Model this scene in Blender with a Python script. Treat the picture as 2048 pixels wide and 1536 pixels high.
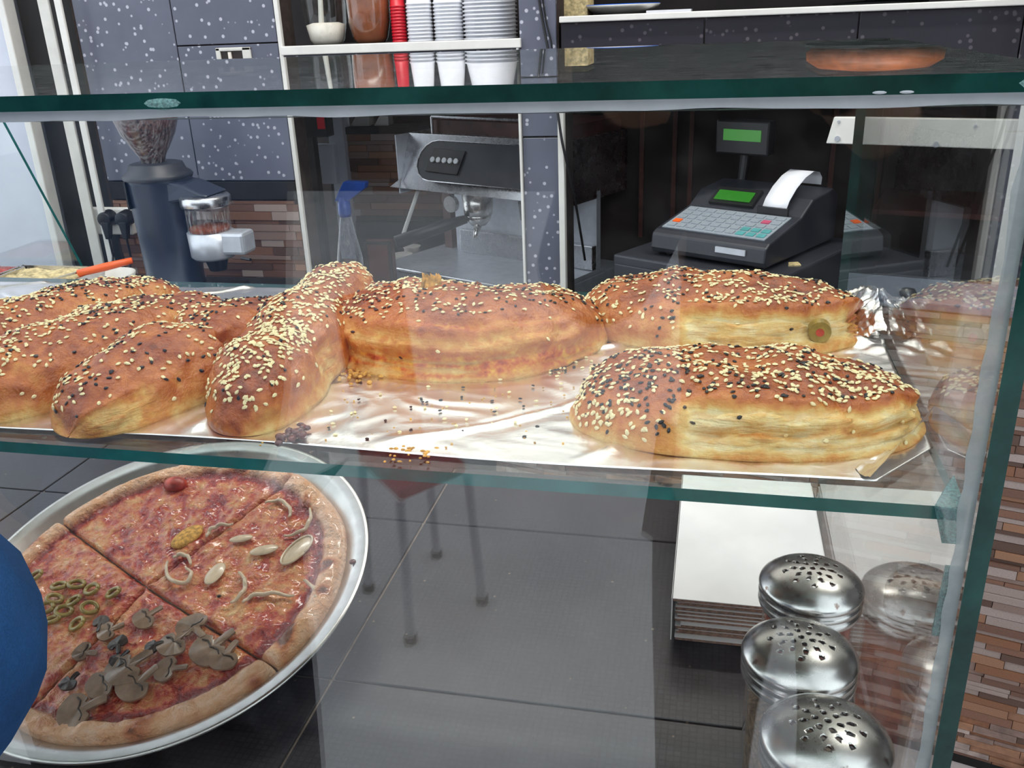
import bpy, bmesh, math, random
from mathutils import Vector, Matrix, noise
for o in list(bpy.data.objects): bpy.data.objects.remove(o)
S = bpy.context.scene
H = 1.39                                   # camera height above the floor; all z below are relative to the camera
# ------------------------------------------------------------------ camera
FPX, YAW, PITCH, ROLL = 1806.0, math.radians(13.04), math.radians(22.0), math.radians(-2.25)
_F = Vector((-math.sin(YAW)*math.cos(PITCH), math.cos(YAW)*math.cos(PITCH), -math.sin(PITCH)))
_R0 = Vector((math.cos(YAW), math.sin(YAW), 0)); _U0 = _R0.cross(_F)
_R = math.cos(ROLL)*_R0 + math.sin(ROLL)*_U0; _U = -math.sin(ROLL)*_R0 + math.cos(ROLL)*_U0
cam = bpy.data.cameras.new('camera'); cam.sensor_width = 36; cam.lens = FPX/2048*36
cam.clip_start = 0.01
co = bpy.data.objects.new('camera', cam); S.collection.objects.link(co); S.camera = co
co.matrix_world = Matrix(((_R.x, _U.x, -_F.x, 0), (_R.y, _U.y, -_F.y, 0), (_R.z, _U.z, -_F.z, H), (0, 0, 0, 1)))
# ------------------------------------------------------------------ light
W = bpy.data.worlds.new('overcast_sky'); S.world = W; W.use_nodes = True
bg = W.node_tree.nodes['Background']; bg.inputs[0].default_value = (0.86, 0.93, 1.0, 1); bg.inputs[1].default_value = 1.65
def area_lamp(name, loc, rot, sx, sy, power, col):
    l = bpy.data.lights.new(name, 'AREA'); l.shape = 'RECTANGLE'; l.size = sx; l.size_y = sy; l.energy = power; l.color = col
    o = bpy.data.objects.new(name, l); S.collection.objects.link(o); o.location = loc; o.rotation_euler = rot; return o
LAMP_POWER = 14
S.view_settings.view_transform = 'Standard'; S.view_settings.look = 'None'; S.view_settings.gamma = 1
S.view_settings.use_curve_mapping = False; S.view_settings.exposure = 0.35
# ------------------------------------------------------------------ helpers
def ray(px, py): return _F + _R*((px-1024)/FPX) - _U*((py-768)/FPX)
def aY(px, py, Y): r = ray(px, py); return r*(Y/r.y)
def aZ(px, py, Z): r = ray(px, py); return r*(Z/r.z)
def lerp(a, b, t): return a+(b-a)*t
def sstep(a, b, x):
    t = min(1, max(0, (x-a)/(b-a))); return t*t*(3-2*t)
def root_of(o):
    while o.parent: o = o.parent
    return o
class MB:
    def __init__(s): s.v = []; s.f = []; s.mi = []; s.m = 0
    def add(s, vs, fs):
        n = len(s.v); s.v += [tuple(v) for v in vs]; s.f += [tuple(i+n for i in f) for f in fs]; s.mi += [s.m]*len(fs); return s
    def box(s, x0, x1, y0, y1, z0, z1):
        vs = [(x, y, z) for z in (z0, z1) for y in (y0, y1) for x in (x0, x1)]
        return s.add(vs, [(0, 2, 3, 1), (4, 5, 7, 6), (0, 1, 5, 4), (1, 3, 7, 5), (3, 2, 6, 7), (2, 0, 4, 6)])
    def hexa(s, b, t):   # bottom quad ccw, top quad ccw
        return s.add(list(b)+list(t), [(3, 2, 1, 0), (4, 5, 6, 7), (0, 1, 5, 4), (1, 2, 6, 5), (2, 3, 7, 6), (3, 0, 4, 7)])
    def lathe(s, prof, n=32, c=(0, 0, 0), sx=1, sy=1, cap=True):
        vs = []; k = len(prof)
        for i in range(n):
            a = 2*math.pi*i/n
            for r, z in prof: vs.append((c[0]+r*sx*math.cos(a), c[1]+r*sy*math.sin(a), c[2]+z))
        fs = [(i*k+j, ((i+1) % n)*k+j, ((i+1) % n)*k+j+1, i*k+j+1) for i in range(n) for j in range(k-1)]
        if cap:
            if prof[0][0] > 1e-6: fs.append(tuple(i*k for i in range(n))[::-1])
            if prof[-1][0] > 1e-6: fs.append(tuple(i*k+k-1 for i in range(n)))
        return s.add(vs, fs)
    def tube(s, pts, r, n=8, cap=True):
        pts = [Vector(p) for p in pts]; rs = r if isinstance(r, (list, tuple)) else [r]*len(pts)
        vs = []; up = None
        for i, p in enumerate(pts):
            d = (pts[min(i+1, len(pts)-1)]-pts[max(i-1, 0)]).normalized()
            if up is None: up = Vector((0, 0, 1)) if abs(d.z) < .9 else Vector((1, 0, 0))
            a = d.cross(up).normalized(); b = a.cross(d).normalized(); up = b
            for k in range(n):
                t = 2*math.pi*k/n; vs.append(p+a*(rs[i]*math.cos(t))+b*(rs[i]*math.sin(t)))
        m = len(pts)
        fs = [(i*n+k, (i+1)*n+k, (i+1)*n+(k+1) % n, i*n+(k+1) % n) for i in range(m-1) for k in range(n)]
        if cap: fs += [tuple(range(n)), tuple((m-1)*n+k for k in range(n))[::-1]]
        return s.add(vs, fs)
    def ell(s, c, rx, ry, rz, n=12, m=8, M=None):
        vs = []; c = Vector(c)
        for j in range(1, m):
            p = math.pi*j/m
            for i in range(n):
                a = 2*math.pi*i/n; q = Vector((rx*math.sin(p)*math.cos(a), ry*math.sin(p)*math.sin(a), rz*math.cos(p)))
                vs.append(c+(M @ q if M else q))
        t = Vector((0, 0, rz)); vs += [c+(M @ t if M else t), c-(M @ t if M else t)]
        fs = [(j*n+i, (j+1)*n+i, (j+1)*n+(i+1) % n, j*n+(i+1) % n) for j in range(m-2) for i in range(n)]
        T = n*(m-1); fs += [(T, i, (i+1) % n) for i in range(n)]+[(T+1, (m-2)*n+(i+1) % n, (m-2)*n+i) for i in range(n)]
        return s.add(vs, fs)
    def prism(s, poly, y0, y1, ax='y'):   # poly in (x,z), extruded along y (or in (x,y) along z)
        n = len(poly); f = (lambda p, q: (p[0], q, p[1])) if ax == 'y' else (lambda p, q: (p[0], p[1], q))
        if ax == 'x': f = lambda p, q: (q, p[0], p[1])
        vs = [f(p, y0) for p in poly]+[f(p, y1) for p in poly]
        return s.add(vs, [tuple(range(n))[::-1], tuple(range(n, 2*n))]+[(i, (i+1) % n, n+(i+1) % n, n+i) for i in range(n)])
    def build(s, name, mat, parent=None, local=False, smooth=False, bevel=0, seg=2, fix=True):
        me = bpy.data.meshes.new(name); off = Vector((0, 0, 0)); o = None
        if parent is not None and not local:
            r = root_of(parent); off = r.location-Vector((0, 0, H))
        if parent is None and not local:
            xs, ys, zs = zip(*s.v); off = Vector(((min(xs)+max(xs))/2, (min(ys)+max(ys))/2, min(zs)))
        me.from_pydata([(Vector(v)-off)[:] for v in s.v], [], s.f)
        if fix:
            b = bmesh.new(); b.from_mesh(me); bmesh.ops.recalc_face_normals(b, faces=b.faces); b.to_mesh(me); b.free()
        ms = mat if isinstance(mat, (list, tuple)) else [mat]
        for m in ms: me.materials.append(m)
        if len(ms) > 1: me.polygons.foreach_set('material_index', s.mi)
        if smooth: me.polygons.foreach_set('use_smooth', [True]*len(me.polygons))
        o = bpy.data.objects.new(name, me); S.collection.objects.link(o)
        if parent is not None: o.parent = parent
        elif not local: o.location = off+Vector((0, 0, H))
        if bevel:
            m = o.modifiers.new('bevel', 'BEVEL'); m.width = bevel; m.segments = seg; m.limit_method = 'ANGLE'; m.angle_limit = math.radians(40)
        return o
def thing(name, loc, label, cat, group=None, rotz=0):
    o = bpy.data.objects.new(name, None); S.collection.objects.link(o); o.empty_display_size = .02
    o.location = (loc[0], loc[1], loc[2]+H); o.rotation_euler = (0, 0, rotz)
    return tag(o, label, cat, group)
def tag(o, label, cat, group=None):
    o['label'] = label; o['category'] = cat
    if group: o['group'] = group
    return o
def struct(o, label=None): o['kind'] = 'structure'; o['label'] = label or o.name; return o
def stuff(o): o['kind'] = 'stuff'; return o
def copy_of(o, loc, name=None, rotz=None):
    c = o.copy(); S.collection.objects.link(c); c.location = loc
    if rotz is not None: c.rotation_euler = (0, 0, rotz)
    for ch in o.children:
        d = ch.copy(); S.collection.objects.link(d); d.parent = c
        for g in ch.children:
            e = g.copy(); S.collection.objects.link(e); e.parent = d
    return c
# ------------------------------------------------------------------ materials
def srgb(r, g, b): return tuple(((c/255)/12.92 if c/255 <= .04045 else ((c/255+.055)/1.055)**2.4) for c in (r, g, b))+(1,)
class NT:
    def __init__(s, name):
        s.m = bpy.data.materials.new(name); s.m.use_nodes = True; s.t = s.m.node_tree; s.t.nodes.clear()
        s.out = s.n('ShaderNodeOutputMaterial')
    def n(s, ty, **kw):
        x = s.t.nodes.new(ty)
        for k, v in kw.items():
            if k.startswith('i_'): x.inputs[int(k[2:])].default_value = v
            else: setattr(x, k, v)
        return x
    def l(s, a, b): s.t.links.new(a, b)
    def ramp(s, fac, stops):
        r = s.n('ShaderNodeValToRGB'); e = r.color_ramp.elements
        while len(e) < len(stops): e.new(.5)
        for q, (p, c) in zip(e, stops): q.position = p; q.color = c
        s.l(fac, r.inputs[0]); return r.outputs[0]
    def noise(s, scale, detail=4, rough=.55, vec=None, dist=0):
        x = s.n('ShaderNodeTexNoise'); x.inputs['Scale'].default_value = scale; x.inputs['Detail'].default_value = detail
        x.inputs['Roughness'].default_value = rough; x.inputs['Distortion'].default_value = dist
        if vec is not None: s.l(vec, x.inputs['Vector'])
        return x.outputs[0]
    def mix(s, f, a, b, mode='MIX'):
        x = s.n('ShaderNodeMix', data_type='RGBA', blend_type=mode)
        for i, v in ((0, f), (6, a), (7, b)):
            if isinstance(v, (int, float, tuple)): x.inputs[i].default_value = v
            else: s.l(v, x.inputs[i])
        return x.outputs[2]
    def math(s, op, a, b=0, clamp=False):
        x = s.n('ShaderNodeMath', operation=op, use_clamp=clamp)
        for i, v in ((0, a), (1, b)):
            if isinstance(v, (int, float)): x.inputs[i].default_value = v
            else: s.l(v, x.inputs[i])
        return x.outputs[0]
    def bump(s, h, strength=.3, dist=.002):
        x = s.n('ShaderNodeBump'); x.inputs['Strength'].default_value = strength; x.inputs['Distance'].default_value = dist
        s.l(h, x.inputs['Height']); return x.outputs[0]
    def obj(s): return s.n('ShaderNodeTexCoord').outputs['Object']
    def pr(s, col, rough=.5, metal=0, bump=None, spec=.5, coat=0, sss=0, trans=0, emis=None, estr=0, alpha=1):
        p = s.n('ShaderNodeBsdfPrincipled')
        for k, v in (('Base Color', col), ('Roughness', rough), ('Metallic', metal), ('Specular IOR Level', spec), ('Coat Weight', coat), ('Subsurface Weight', sss), ('Transmission Weight', trans), ('Alpha', alpha)):
            if isinstance(v, (int, float, tuple)): p.inputs[k].default_value = v
            else: s.l(v, p.inputs[k])
        if coat: p.inputs['Coat Roughness'].default_value = .12
        if sss: p.inputs['Subsurface Radius'].default_value = (.004, .002, .001); p.inputs['Subsurface Scale'].default_value = 1
        if bump is not None: s.l(bump, p.inputs['Normal'])
        if emis: p.inputs['Emission Color'].default_value = emis; p.inputs['Emission Strength'].default_value = estr
        s.l(p.outputs[0], s.out.inputs[0]); s.p = p; return s.m
def plain(name, rgb, rough=.5, metal=0, var=.12, scale=30, bump=0, **kw):
    t = NT(name); c = srgb(*rgb); v = t.obj(); n = t.noise(scale, 4, .6, v)
    dark = tuple(x*(1-var*2) for x in c[:3])+(1,); light = tuple(min(1, x*(1+var)) for x in c[:3])+(1,)
    col = t.ramp(n, [(.3, dark), (.7, light)])
    return t.pr(col, rough, metal, t.bump(n, bump, .002) if bump else None, **kw)
def glass_mat(name, tint, dust=0.0):
    t = NT(name); g = t.n('ShaderNodeNewGeometry'); b = g.outputs['Backfacing']
    ior = t.math('ADD', t.math('MULTIPLY', b, 1/1.5-1.5), 1.5)
    fr = t.n('ShaderNodeFresnel'); t.l(ior, fr.inputs['IOR'])
    tr = t.n('ShaderNodeBsdfTransparent'); tr.inputs[0].default_value = tint
    gl = t.n('ShaderNodeBsdfGlossy'); gl.inputs['Roughness'].default_value = .01; gl.inputs[0].default_value = (1, 1, 1, 1)
    mx = t.n('ShaderNodeMixShader'); t.l(fr.outputs[0], mx.inputs[0]); t.l(tr.outputs[0], mx.inputs[1]); t.l(gl.outputs[0], mx.inputs[2])
    o = mx.outputs[0]
    if dust:
        d = t.n('ShaderNodeBsdfDiffuse'); d.inputs[0].default_value = (.8, .8, .8, 1)
        v = t.n('ShaderNodeMapping'); t.l(t.obj(), v.inputs[0]); v.inputs['Scale'].default_value = (1, 5, 1)
        f = t.math('MULTIPLY', t.ramp(t.noise(60, 5, .7, v.outputs[0]), [(.45, (0, 0, 0, 1)), (.8, (1, 1, 1, 1))]), dust)
        m2 = t.n('ShaderNodeMixShader'); t.l(f, m2.inputs[0]); t.l(o, m2.inputs[1]); t.l(d.outputs[0], m2.inputs[2]); o = m2.outputs[0]
    t.l(o, t.out.inputs[0]); return t.m
M = {}
M['glass'] = glass_mat('clear_glass', (.985, .995, .99, 1), .015)
M['glass_top'] = glass_mat('dusty_glass', (.97, .99, .98, 1), .10)
M['glass_shelf'] = glass_mat('shelf_glass', (.93, .975, .96, 1), .06)
M['glass_jar'] = glass_mat('jar_glass', (.93, .95, .94, 1), .05)
M['plastic_clear'] = glass_mat('clear_plastic', (.9, .92, .95, 1), .5)
def edge_mat(name, a, b):
    t = NT(name); n = t.noise(35, 5, .6, t.obj()); return t.pr(t.ramp(n, [(.3, a), (.75, b)]), .2, 0, t.bump(n, .15, .001), spec=.3)
M['edge'] = edge_mat('green_glass_edge', (.002, .016, .014, 1), (.008, .055, .045, 1))
M['edge_shelf'] = edge_mat('teal_glass_edge', (.006, .07, .065, 1), (.02, .14, .13, 1))
M['chip'] = plain('chipped_glass', (105, 150, 145), .25, 0, .3, 900, .6)
M['chip2'] = plain('smeared_teal_silicone', (96, 140, 138), .4, 0, .3, 700, .5, alpha=.6)
M['seal_clear'] = plain('clear_silicone', (150, 158, 158), .35, 0, .1, 90, .1, alpha=.55)
M['seal'] = plain('silicone_sealant', (172, 176, 180), .4, 0, .06, 60, .1)
def bread_mat():
    t = NT('baked_pastry'); a = t.n('ShaderNodeAttribute', attribute_name='bake'); sp = t.n('ShaderNodeSeparateColor'); t.l(a.outputs['Color'], sp.inputs[0])
    v = t.obj(); n1 = t.noise(28, 5, .6, v); n2 = t.noise(140, 4, .6, v); n3 = t.noise(520, 3, .6, v)
    k = t.math('ADD', sp.outputs[0], t.math('MULTIPLY', t.math('SUBTRACT', n1, .5), 1.0))
    k = t.math('ADD', k, t.math('MULTIPLY', t.math('SUBTRACT', n2, .5), .55), True)
    col = t.ramp(k, [(.0, srgb(232, 212, 160)), (.14, srgb(226, 192, 122)), (.36, srgb(208, 146, 72)), (.58, srgb(188, 106, 44)), (.80, srgb(152, 72, 28)), (1, srgb(100, 42, 18))])
    fill = t.ramp(n2, [(.35, srgb(232, 176, 60)), (.55, srgb(206, 96, 30)), (.7, srgb(150, 50, 20))])
    col = t.mix(sp.outputs[1], col, fill); col = t.mix(sp.outputs[2], col, srgb(70, 34, 18))
    mp = t.n('ShaderNodeMapping'); t.l(v, mp.inputs[0]); mp.inputs['Scale'].default_value = (60, 60, 520); ly = t.noise(1, 3, .6, mp.outputs[0], .4)
    lay = t.math('MULTIPLY', t.math('SUBTRACT', 1, t.ramp(sp.outputs[0], [(.15, (0, 0, 0, 1)), (.5, (1, 1, 1, 1))])), ly)
    col = t.mix(t.math('MULTIPLY', t.ramp(lay, [(.42, (0, 0, 0, 1)), (.62, (1, 1, 1, 1))]), .38), col, srgb(206, 138, 60))
    h = t.math('ADD', t.math('ADD', n2, t.math('MULTIPLY', n3, .4)), t.math('MULTIPLY', lay, 1.3))
    rg = t.ramp(k, [(.1, (.7, .7, .7, 1)), (.6, (.34, .34, .34, 1))])
    return t.pr(col, rg, 0, t.bump(h, .6, .0032), spec=.5, sss=.10)
M['bread'] = bread_mat()
M['sesame'] = plain('white_sesame', (246, 226, 172), .42, 0, .12, 300)
M['nigella'] = plain('black_sesame', (30, 26, 26), .45, 0, .2, 300)
def foil_mat():
    t = NT('baking_foil'); v = t.obj(); n = t.noise(22, 5, .6, v, .6); f = t.noise(150, 3, .6, v)
    col = t.ramp(n, [(.35, (.88, .85, .83, 1)), (.65, (.95, .94, .93, 1))])
    return t.pr(col, .27, 1, t.bump(t.math('ADD', n, t.math('MULTIPLY', f, .05)), .18, .004))
M['foil'] = foil_mat()
def pizza_mat():
    t = NT('baked_pizza'); a = t.n('ShaderNodeAttribute', attribute_name='bake'); sp = t.n('ShaderNodeSeparateColor'); t.l(a.outputs['Color'], sp.inputs[0])
    v = t.obj(); n1 = t.noise(55, 5, .62, v, .3); n2 = t.noise(210, 4, .6, v)
    k = t.math('ADD', t.math('ADD', n1, t.math('MULTIPLY', t.math('SUBTRACT', n2, .5), .35)), t.math('MULTIPLY', sp.outputs[1], -.3))
    top = t.ramp(k, [(.28, srgb(132, 24, 16)), (.40, srgb(180, 54, 32)), (.48, srgb(204, 106, 64)), (.60, srgb(220, 148, 92)), (.72, srgb(230, 184, 124))])
    cr = t.ramp(t.math('ADD', n1, t.math('MULTIPLY', sp.outputs[2], .5)), [(.38, srgb(238, 196, 158)), (.60, srgb(224, 166, 118)), (.85, srgb(190, 112, 66)), (1, srgb(100, 50, 30))])
    col = t.mix(sp.outputs[0], top, cr)
    rg = t.ramp(sp.outputs[0], [(.2, (.13, .13, .13, 1)), (.7, (.6, .6, .6, 1))])
    return t.pr(col, rg, 0, t.bump(t.math('ADD', n1, t.math('MULTIPLY', n2, .5)), .9, .009), spec=.8, sss=.05, coat=.5)
M['pizza'] = pizza_mat()
M['onion'] = plain('cooked_onion', (226, 206, 176), .25, 0, .1, 120, 0, coat=.3, alpha=.85)
M['olive'] = plain('green_olive', (150, 128, 62), .28, 0, .2, 150, 0, coat=.3)
M['mushroom'] = plain('cooked_mushroom', (142, 116, 96), .32, 0, .2, 90, .2, coat=.2)
M['mush_dark'] = plain('mushroom_gills', (66, 54, 48), .35, 0, .3, 200, .4)
def steel_mat(name, rgb, rough, stain=0):
    t = NT(name); v = t.obj(); n = t.noise(40, 5, .65, v); c = srgb(*rgb)
    col = t.ramp(n, [(.25, tuple(x*.8 for x in c[:3])+(1,)), (.6, c)])
    if stain: col = t.mix(t.ramp(t.noise(70, 4, .6, v), [(.64, (0, 0, 0, 1)), (.70, (stain, stain, stain, 1))]), col, srgb(110, 70, 45))
    rg = t.ramp(n, [(.3, (rough*1.5,)*3+(1,)), (.7, (rough,)*3+(1,))])
    return t.pr(col, rg, 1)
M['steel'] = steel_mat('brushed_steel', (205, 205, 208), .22)
M['tray'] = steel_mat('aluminium_tray', (200, 198, 194), .26)
M['chrome'] = steel_mat('worn_chrome', (210, 208, 204), .20, .75)
M['steel_flat'] = plain('satin_steel', (206, 210, 218), .36, .45, .06, 40)
def counter_mat():
    t = NT('black_counter_tile'); v = t.obj(); b = t.n('ShaderNodeTexBrick'); b.offset = 0; t.l(v, b.inputs['Vector'])
    for k, q in (('Scale', 1.0), ('Mortar Size', .0007), ('Mortar Smooth', .3), ('Brick Width', .0052), ('Row Height', .0052)): b.inputs[k].default_value = q
    b.inputs['Color1'].default_value = srgb(38, 36, 40); b.inputs['Color2'].default_value = srgb(48, 46, 50); b.inputs['Mortar'].default_value = srgb(27, 26, 30)
    n = t.noise(7, 5, .6, v); col = t.mix(t.ramp(n, [(.3, (0, 0, 0, 1)), (.75, (.5, .5, .5, 1))]), b.outputs[0], srgb(66, 58, 56))
    vo = t.n('ShaderNodeTexVoronoi', feature='F1'); vo.inputs['Scale'].default_value = 42; t.l(v, vo.inputs['Vector'])
    col = t.mix(t.ramp(vo.outputs['Distance'], [(.03, (.6, .6, .6, 1)), (.06, (0, 0, 0, 1))]), col, srgb(150, 130, 105))
    return t.pr(col, .30, 0, t.bump(b.outputs['Fac'], -.25, .0006), spec=.5)
M['counter'] = counter_mat()
M['grout'] = plain('tile_grout', (140, 124, 110), .85, 0, .2, 80, .3)
M['grout_dark'] = plain('dark_grout', (62, 50, 46), .9, 0, .2, 60, .2)
def dotted(name, base, dot, rough=.3):
    t = NT(name); v = t.obj(); vo = t.n('ShaderNodeTexVoronoi', feature='F1'); vo.inputs['Scale'].default_value = 52; t.l(v, vo.inputs['Vector'])
    f = t.ramp(vo.outputs['Distance'], [(.17, (1, 1, 1, 1)), (.24, (0, 0, 0, 1))])
    n = t.noise(5, 4, .6, v); c = srgb(*base); col = t.ramp(n, [(.3, tuple(x*.85 for x in c[:3])+(1,)), (.7, tuple(x*1.12 for x in c[:3])+(1,))])
    return t.pr(t.mix(t.math('MULTIPLY', f, .75), col, srgb(*dot)), rough, 0, t.bump(vo.outputs['Distance'], .05, .001))
M['dot_light'] = dotted('speckled_grey_tile', (100, 103, 118), (205, 205, 216))
M['dot_dark'] = dotted('speckled_black_tile', (44, 42, 50), (96, 90, 96))
pal = [(138, 100, 82), (160, 118, 92), (120, 88, 74), (168, 150, 142), (100, 76, 66), (146, 122, 112), (142, 98, 72), (176, 158, 150)]
M['mos'] = [plain('mosaic_stone', c, .4, 0, .22, 40, .1) for c in pal]
M['mosd'] = M['mos']
M['white'] = plain('white_paint', (228, 226, 220), .45, 0, .05, 14)
M['offwhite'] = plain('aged_white_plastic', (214, 212, 204), .4, 0, .06, 25)
M['cream'] = plain('cream_wall', (206, 210, 222), .6, 0, .06, 4)
M['black'] = plain('black_plastic', (24, 24, 27), .4, 0, .2, 30)
M['blackm'] = plain('matt_black', (20, 18, 19), .7, 0, .25, 12)
M['brownd'] = plain('dark_brown_panel', (44, 32, 30), .6, 0, .3, 8)
M['charcoal'] = plain('charcoal_plastic', (48, 50, 57), .42, 0, .1, 25)
M['keys'] = plain('grey_keyboard_film', (150, 158, 166), .4, 0, .1, 220)
M['paper'] = plain('receipt_paper', (240, 240, 246), .7, 0, .03, 40)
M['card'] = plain('white_cardboard', (232, 230, 228), .6, 0, .05, 12, .05)
M['card_edge'] = plain('brown_card_edge', (156, 122, 104), .85, 0, .25, 300, .3)
M['grinder'] = plain('blue_black_enamel', (48, 56, 72), .32, .1, .12, 12)
M['bean'] = plain('coffee_beans', (92, 56, 42), .5, 0, .45, 140, .6)
M['grounds'] = plain('ground_coffee', (150, 78, 50), .9, 0, .2, 160)
M['red'] = plain('red_plastic', (196, 22, 40), .35, 0, .12, 20)
M['orange'] = plain('orange_plastic', (246, 104, 40), .35, 0, .05, 40)
M['blue'] = plain('blue_plastic', (26, 92, 200), .3, 0, .1, 30)
M['bluefill'] = plain('blue_liquid', (40, 92, 180), .2, 0, .15, 20)
M['sauce'] = plain('brown_sauce', (150, 86, 56), .25, 0, .25, 14)
M['creamfood'] = plain('white_spread', (240, 230, 218), .45, 0, .08, 40, .1)
M['spice_red'] = plain('red_spice', (150, 70, 48), .9, 0, .25, 260, .5)
M['spice_brown'] = plain('brown_spice', (128, 104, 84), .9, 0, .3, 260, .5)
M['salad'] = plain('pale_salad', (226, 204, 150), .5, 0, .3, 90, .6)
M['wood'] = plain('dark_wood_box', (92, 50, 42), .45, 0, .25, 18)
M['screen'] = NT('green_display').pr(srgb(20, 60, 20), .25, emis=srgb(70, 170, 50), estr=.35)
M['lampem'] = NT('lamp_diffuser').pr((.9, .9, .9, 1), .5)
M['light'] = NT('white_button').pr((.85, .87, .9, 1), .25)
def cloth(name, rgb, sc=900):
    t = NT(name); v = t.obj(); n = t.noise(12, 5, .6, v); f = t.noise(sc, 3, .7, v); c = srgb(*rgb)
    col = t.ramp(t.math('ADD', t.math('MULTIPLY', n, .6), t.math('MULTIPLY', f, .4)), [(.35, tuple(x*.6 for x in c[:3])+(1,)), (.65, tuple(min(1, x*1.35) for x in c[:3])+(1,))])
    return t.pr(col, .9, 0, t.bump(f, .5, .002), spec=.2)
M['fleece'] = cloth('blue_fleece', (28, 68, 112)); M['dark_cloth'] = cloth('dark_coat', (30, 30, 34)); M['jeans'] = cloth('dark_jeans', (40, 46, 62))
M['skin'] = plain('skin', (205, 160, 132), .5, 0, .06, 20, 0, sss=.1); M['hair'] = plain('dark_hair', (40, 30, 24), .55, 0, .2, 200, .4)
M['pave'] = plain('pale_street_paving', (222, 222, 224), .7, 0, .08, 3, .05)
M['shopfloor'] = plain('pale_shop_floor', (170, 160, 158), .5, 0, .06, 5)
M['facade'] = plain('dark_shopfront', (70, 62, 58), .7, 0, .2, 1.5)
M['ceil'] = plain('white_ceiling', (208, 206, 200), .8, 0, .04, 3)
M['char'] = plain('burnt_filling', (96, 30, 24), .35, 0, .4, 220, .5, coat=.3)
M['crumb'] = plain('pastry_crumb', (224, 170, 84), .7, 0, .3, 300)
M['loaf'] = plain('brown_loaf_crust', (150, 84, 46), .5, 0, .3, 20, .2)
M['amber'] = plain('red_stain', (190, 70, 50), .4, 0, .3, 90)
CH = 1.5                                   # ceiling height
CZ = -.49                                  # counter top
# ------------------------------------------------------------------ room and street
struct(MB().box(-2.4, 1.9, .30, 3.4, -1.45, -1.39).build('floor', M['shopfloor']), 'pale floor of the shop behind the counter')
struct(MB().box(-9, 9, -9, .30, -1.45, -1.39).box(-9, -2.4, .30, 3.4, -1.45, -1.39).build('floor_street', M['pave']), 'pale street paving before the counter')
struct(MB().box(-2.2, 1.9, .85, 3.4, CH, CH+.06).build('ceiling', M['ceil']), 'white shop ceiling')
struct(MB().box(1.9, 1.96, .2, 3.4, -1.39, CH).build('wall_right', M['brownd']), 'dark right shop wall')
wb = struct(MB().box(-2.4, 1.9, 3.34, 3.4, -1.39, CH).build('wall_back', M['brownd']), 'dark back wall')
fac = thing('shopfront', (0, -7, -1.39), 'dark building across the street, mirrored in the front glass', 'building')
MB().box(-8, 8, -7.4, -7, -1.39, 1.9).build('wall', M['facade'], fac)
for i in range(6): MB().box(-7.2+i*2.5, -5.4+i*2.5, -7.0, -6.97, -1.2, .9).build('window', M['black'], fac)
# wall of speckled tiles with a black band and mosaic below, at Y = 2.1
wt = struct(MB().box(-1.56, -1.02, 2.112, 2.2, -1.39, CH).build('wall_speckled', M['grout_dark']), 'speckled grey tile wall behind the coffee grinder')
def kid(name, mat, parent, x0, x1, y0, y1, z0, z1, bev=.001):
    return MB().box(x0, x1, y0, y1, z0, z1).build(name, mat, parent, bevel=bev, seg=1)
for x0, x1, off in ((-1.545, -1.284, -.08), (-1.281, -1.02, -.03)):
    for k in range(-1, 4):
        z0 = off+k*.33; z1 = z0+.327
        z0 = max(z0, -.352)
        if z1 > z0+.02: kid('tile', M['dot_light'], wt, x0, x1, 2.1, 2.115, z0, z1)
kid('band', M['blackm'], wt, -1.545, -1.02, 2.1, 2.115, -.40, -.355)
rng = random.Random(5)
unit = {}
def strip_mesh(m):
    if m.name not in unit:
        o = MB().box(-.5, .5, -.5, .5, -.5, .5); me = bpy.data.meshes.new('mosaic_strip'); me.from_pydata(o.v, [], o.f); me.materials.append(m); unit[m.name] = me
    return unit[m.name]
def mosaic(parent, x0, x1, y, z0, z1, rh, mats, rng, lmin=.06, lmax=.17, base=(0, 0, 0), keep=None):
    z = z0; rest = MB()
    while z < z1-.004:
        h = rh*rng.choice((.6, 1, 1, 1.25)); h = min(h, z1-z); x = x0-rng.random()*.1
        while x < x1:
            l = rng.uniform(lmin, lmax); a = max(x, x0); b = min(x+l, x1)
            if b-a > .012:
                t = rng.uniform(.006, .012)
                if keep and not (keep[0] < (a+b)/2 < keep[1] and z+h/2 > keep[2]):
                    mt_ = rng.randrange(len(mats)); rest.m = mt_; rest.box(a+.0006, b-.0006, y-t, y, z+.0006, z+h-.0006); x += l; continue
                o = bpy.data.objects.new('mosaic_strip', strip_mesh(rng.choice(mats))); S.collection.objects.link(o); o.parent = parent
                o.location = ((a+b)/2-base[0], y-t/2-base[1], z+h/2-base[2]); o.scale = (b-a-.0012, t, h-.0012)
            x += l
        z += h
    if rest.v: stuff(rest.build('mosaic_strips', list(mats), parent, local=True))
b0 = wt.location-Vector((0, 0, H))
mosaic(wt, -1.545, -1.02, 2.112, -.62, -.403, .018, M['mosd']+M['mos'][:3], rng, base=b0)
struct(MB().box(-1.018, -1.007, 2.099, 2.112, -.9, .10).build('trim_1', M['white'], bevel=.002), 'white vertical trim beside the coffee machine niche')
# back wall of the coffee niche, mosaic with black ledges
nb = struct(MB().box(-1.3, -.40, 3.0, 3.06, -1.39, CH).build('wall_niche', M['grout_dark']), 'mosaic wall at the back of the coffee niche')
bn = nb.location-Vector((0, 0, H))
mosaic(nb, -1.3, -.42, 3.0, -.95, -.585, .024, M['mosd'], rng, .08, .22, base=bn)
kid('ledge', M['blackm'], nb, -1.3, -.42, 2.95, 3.01, -.58, -.50)
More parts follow.
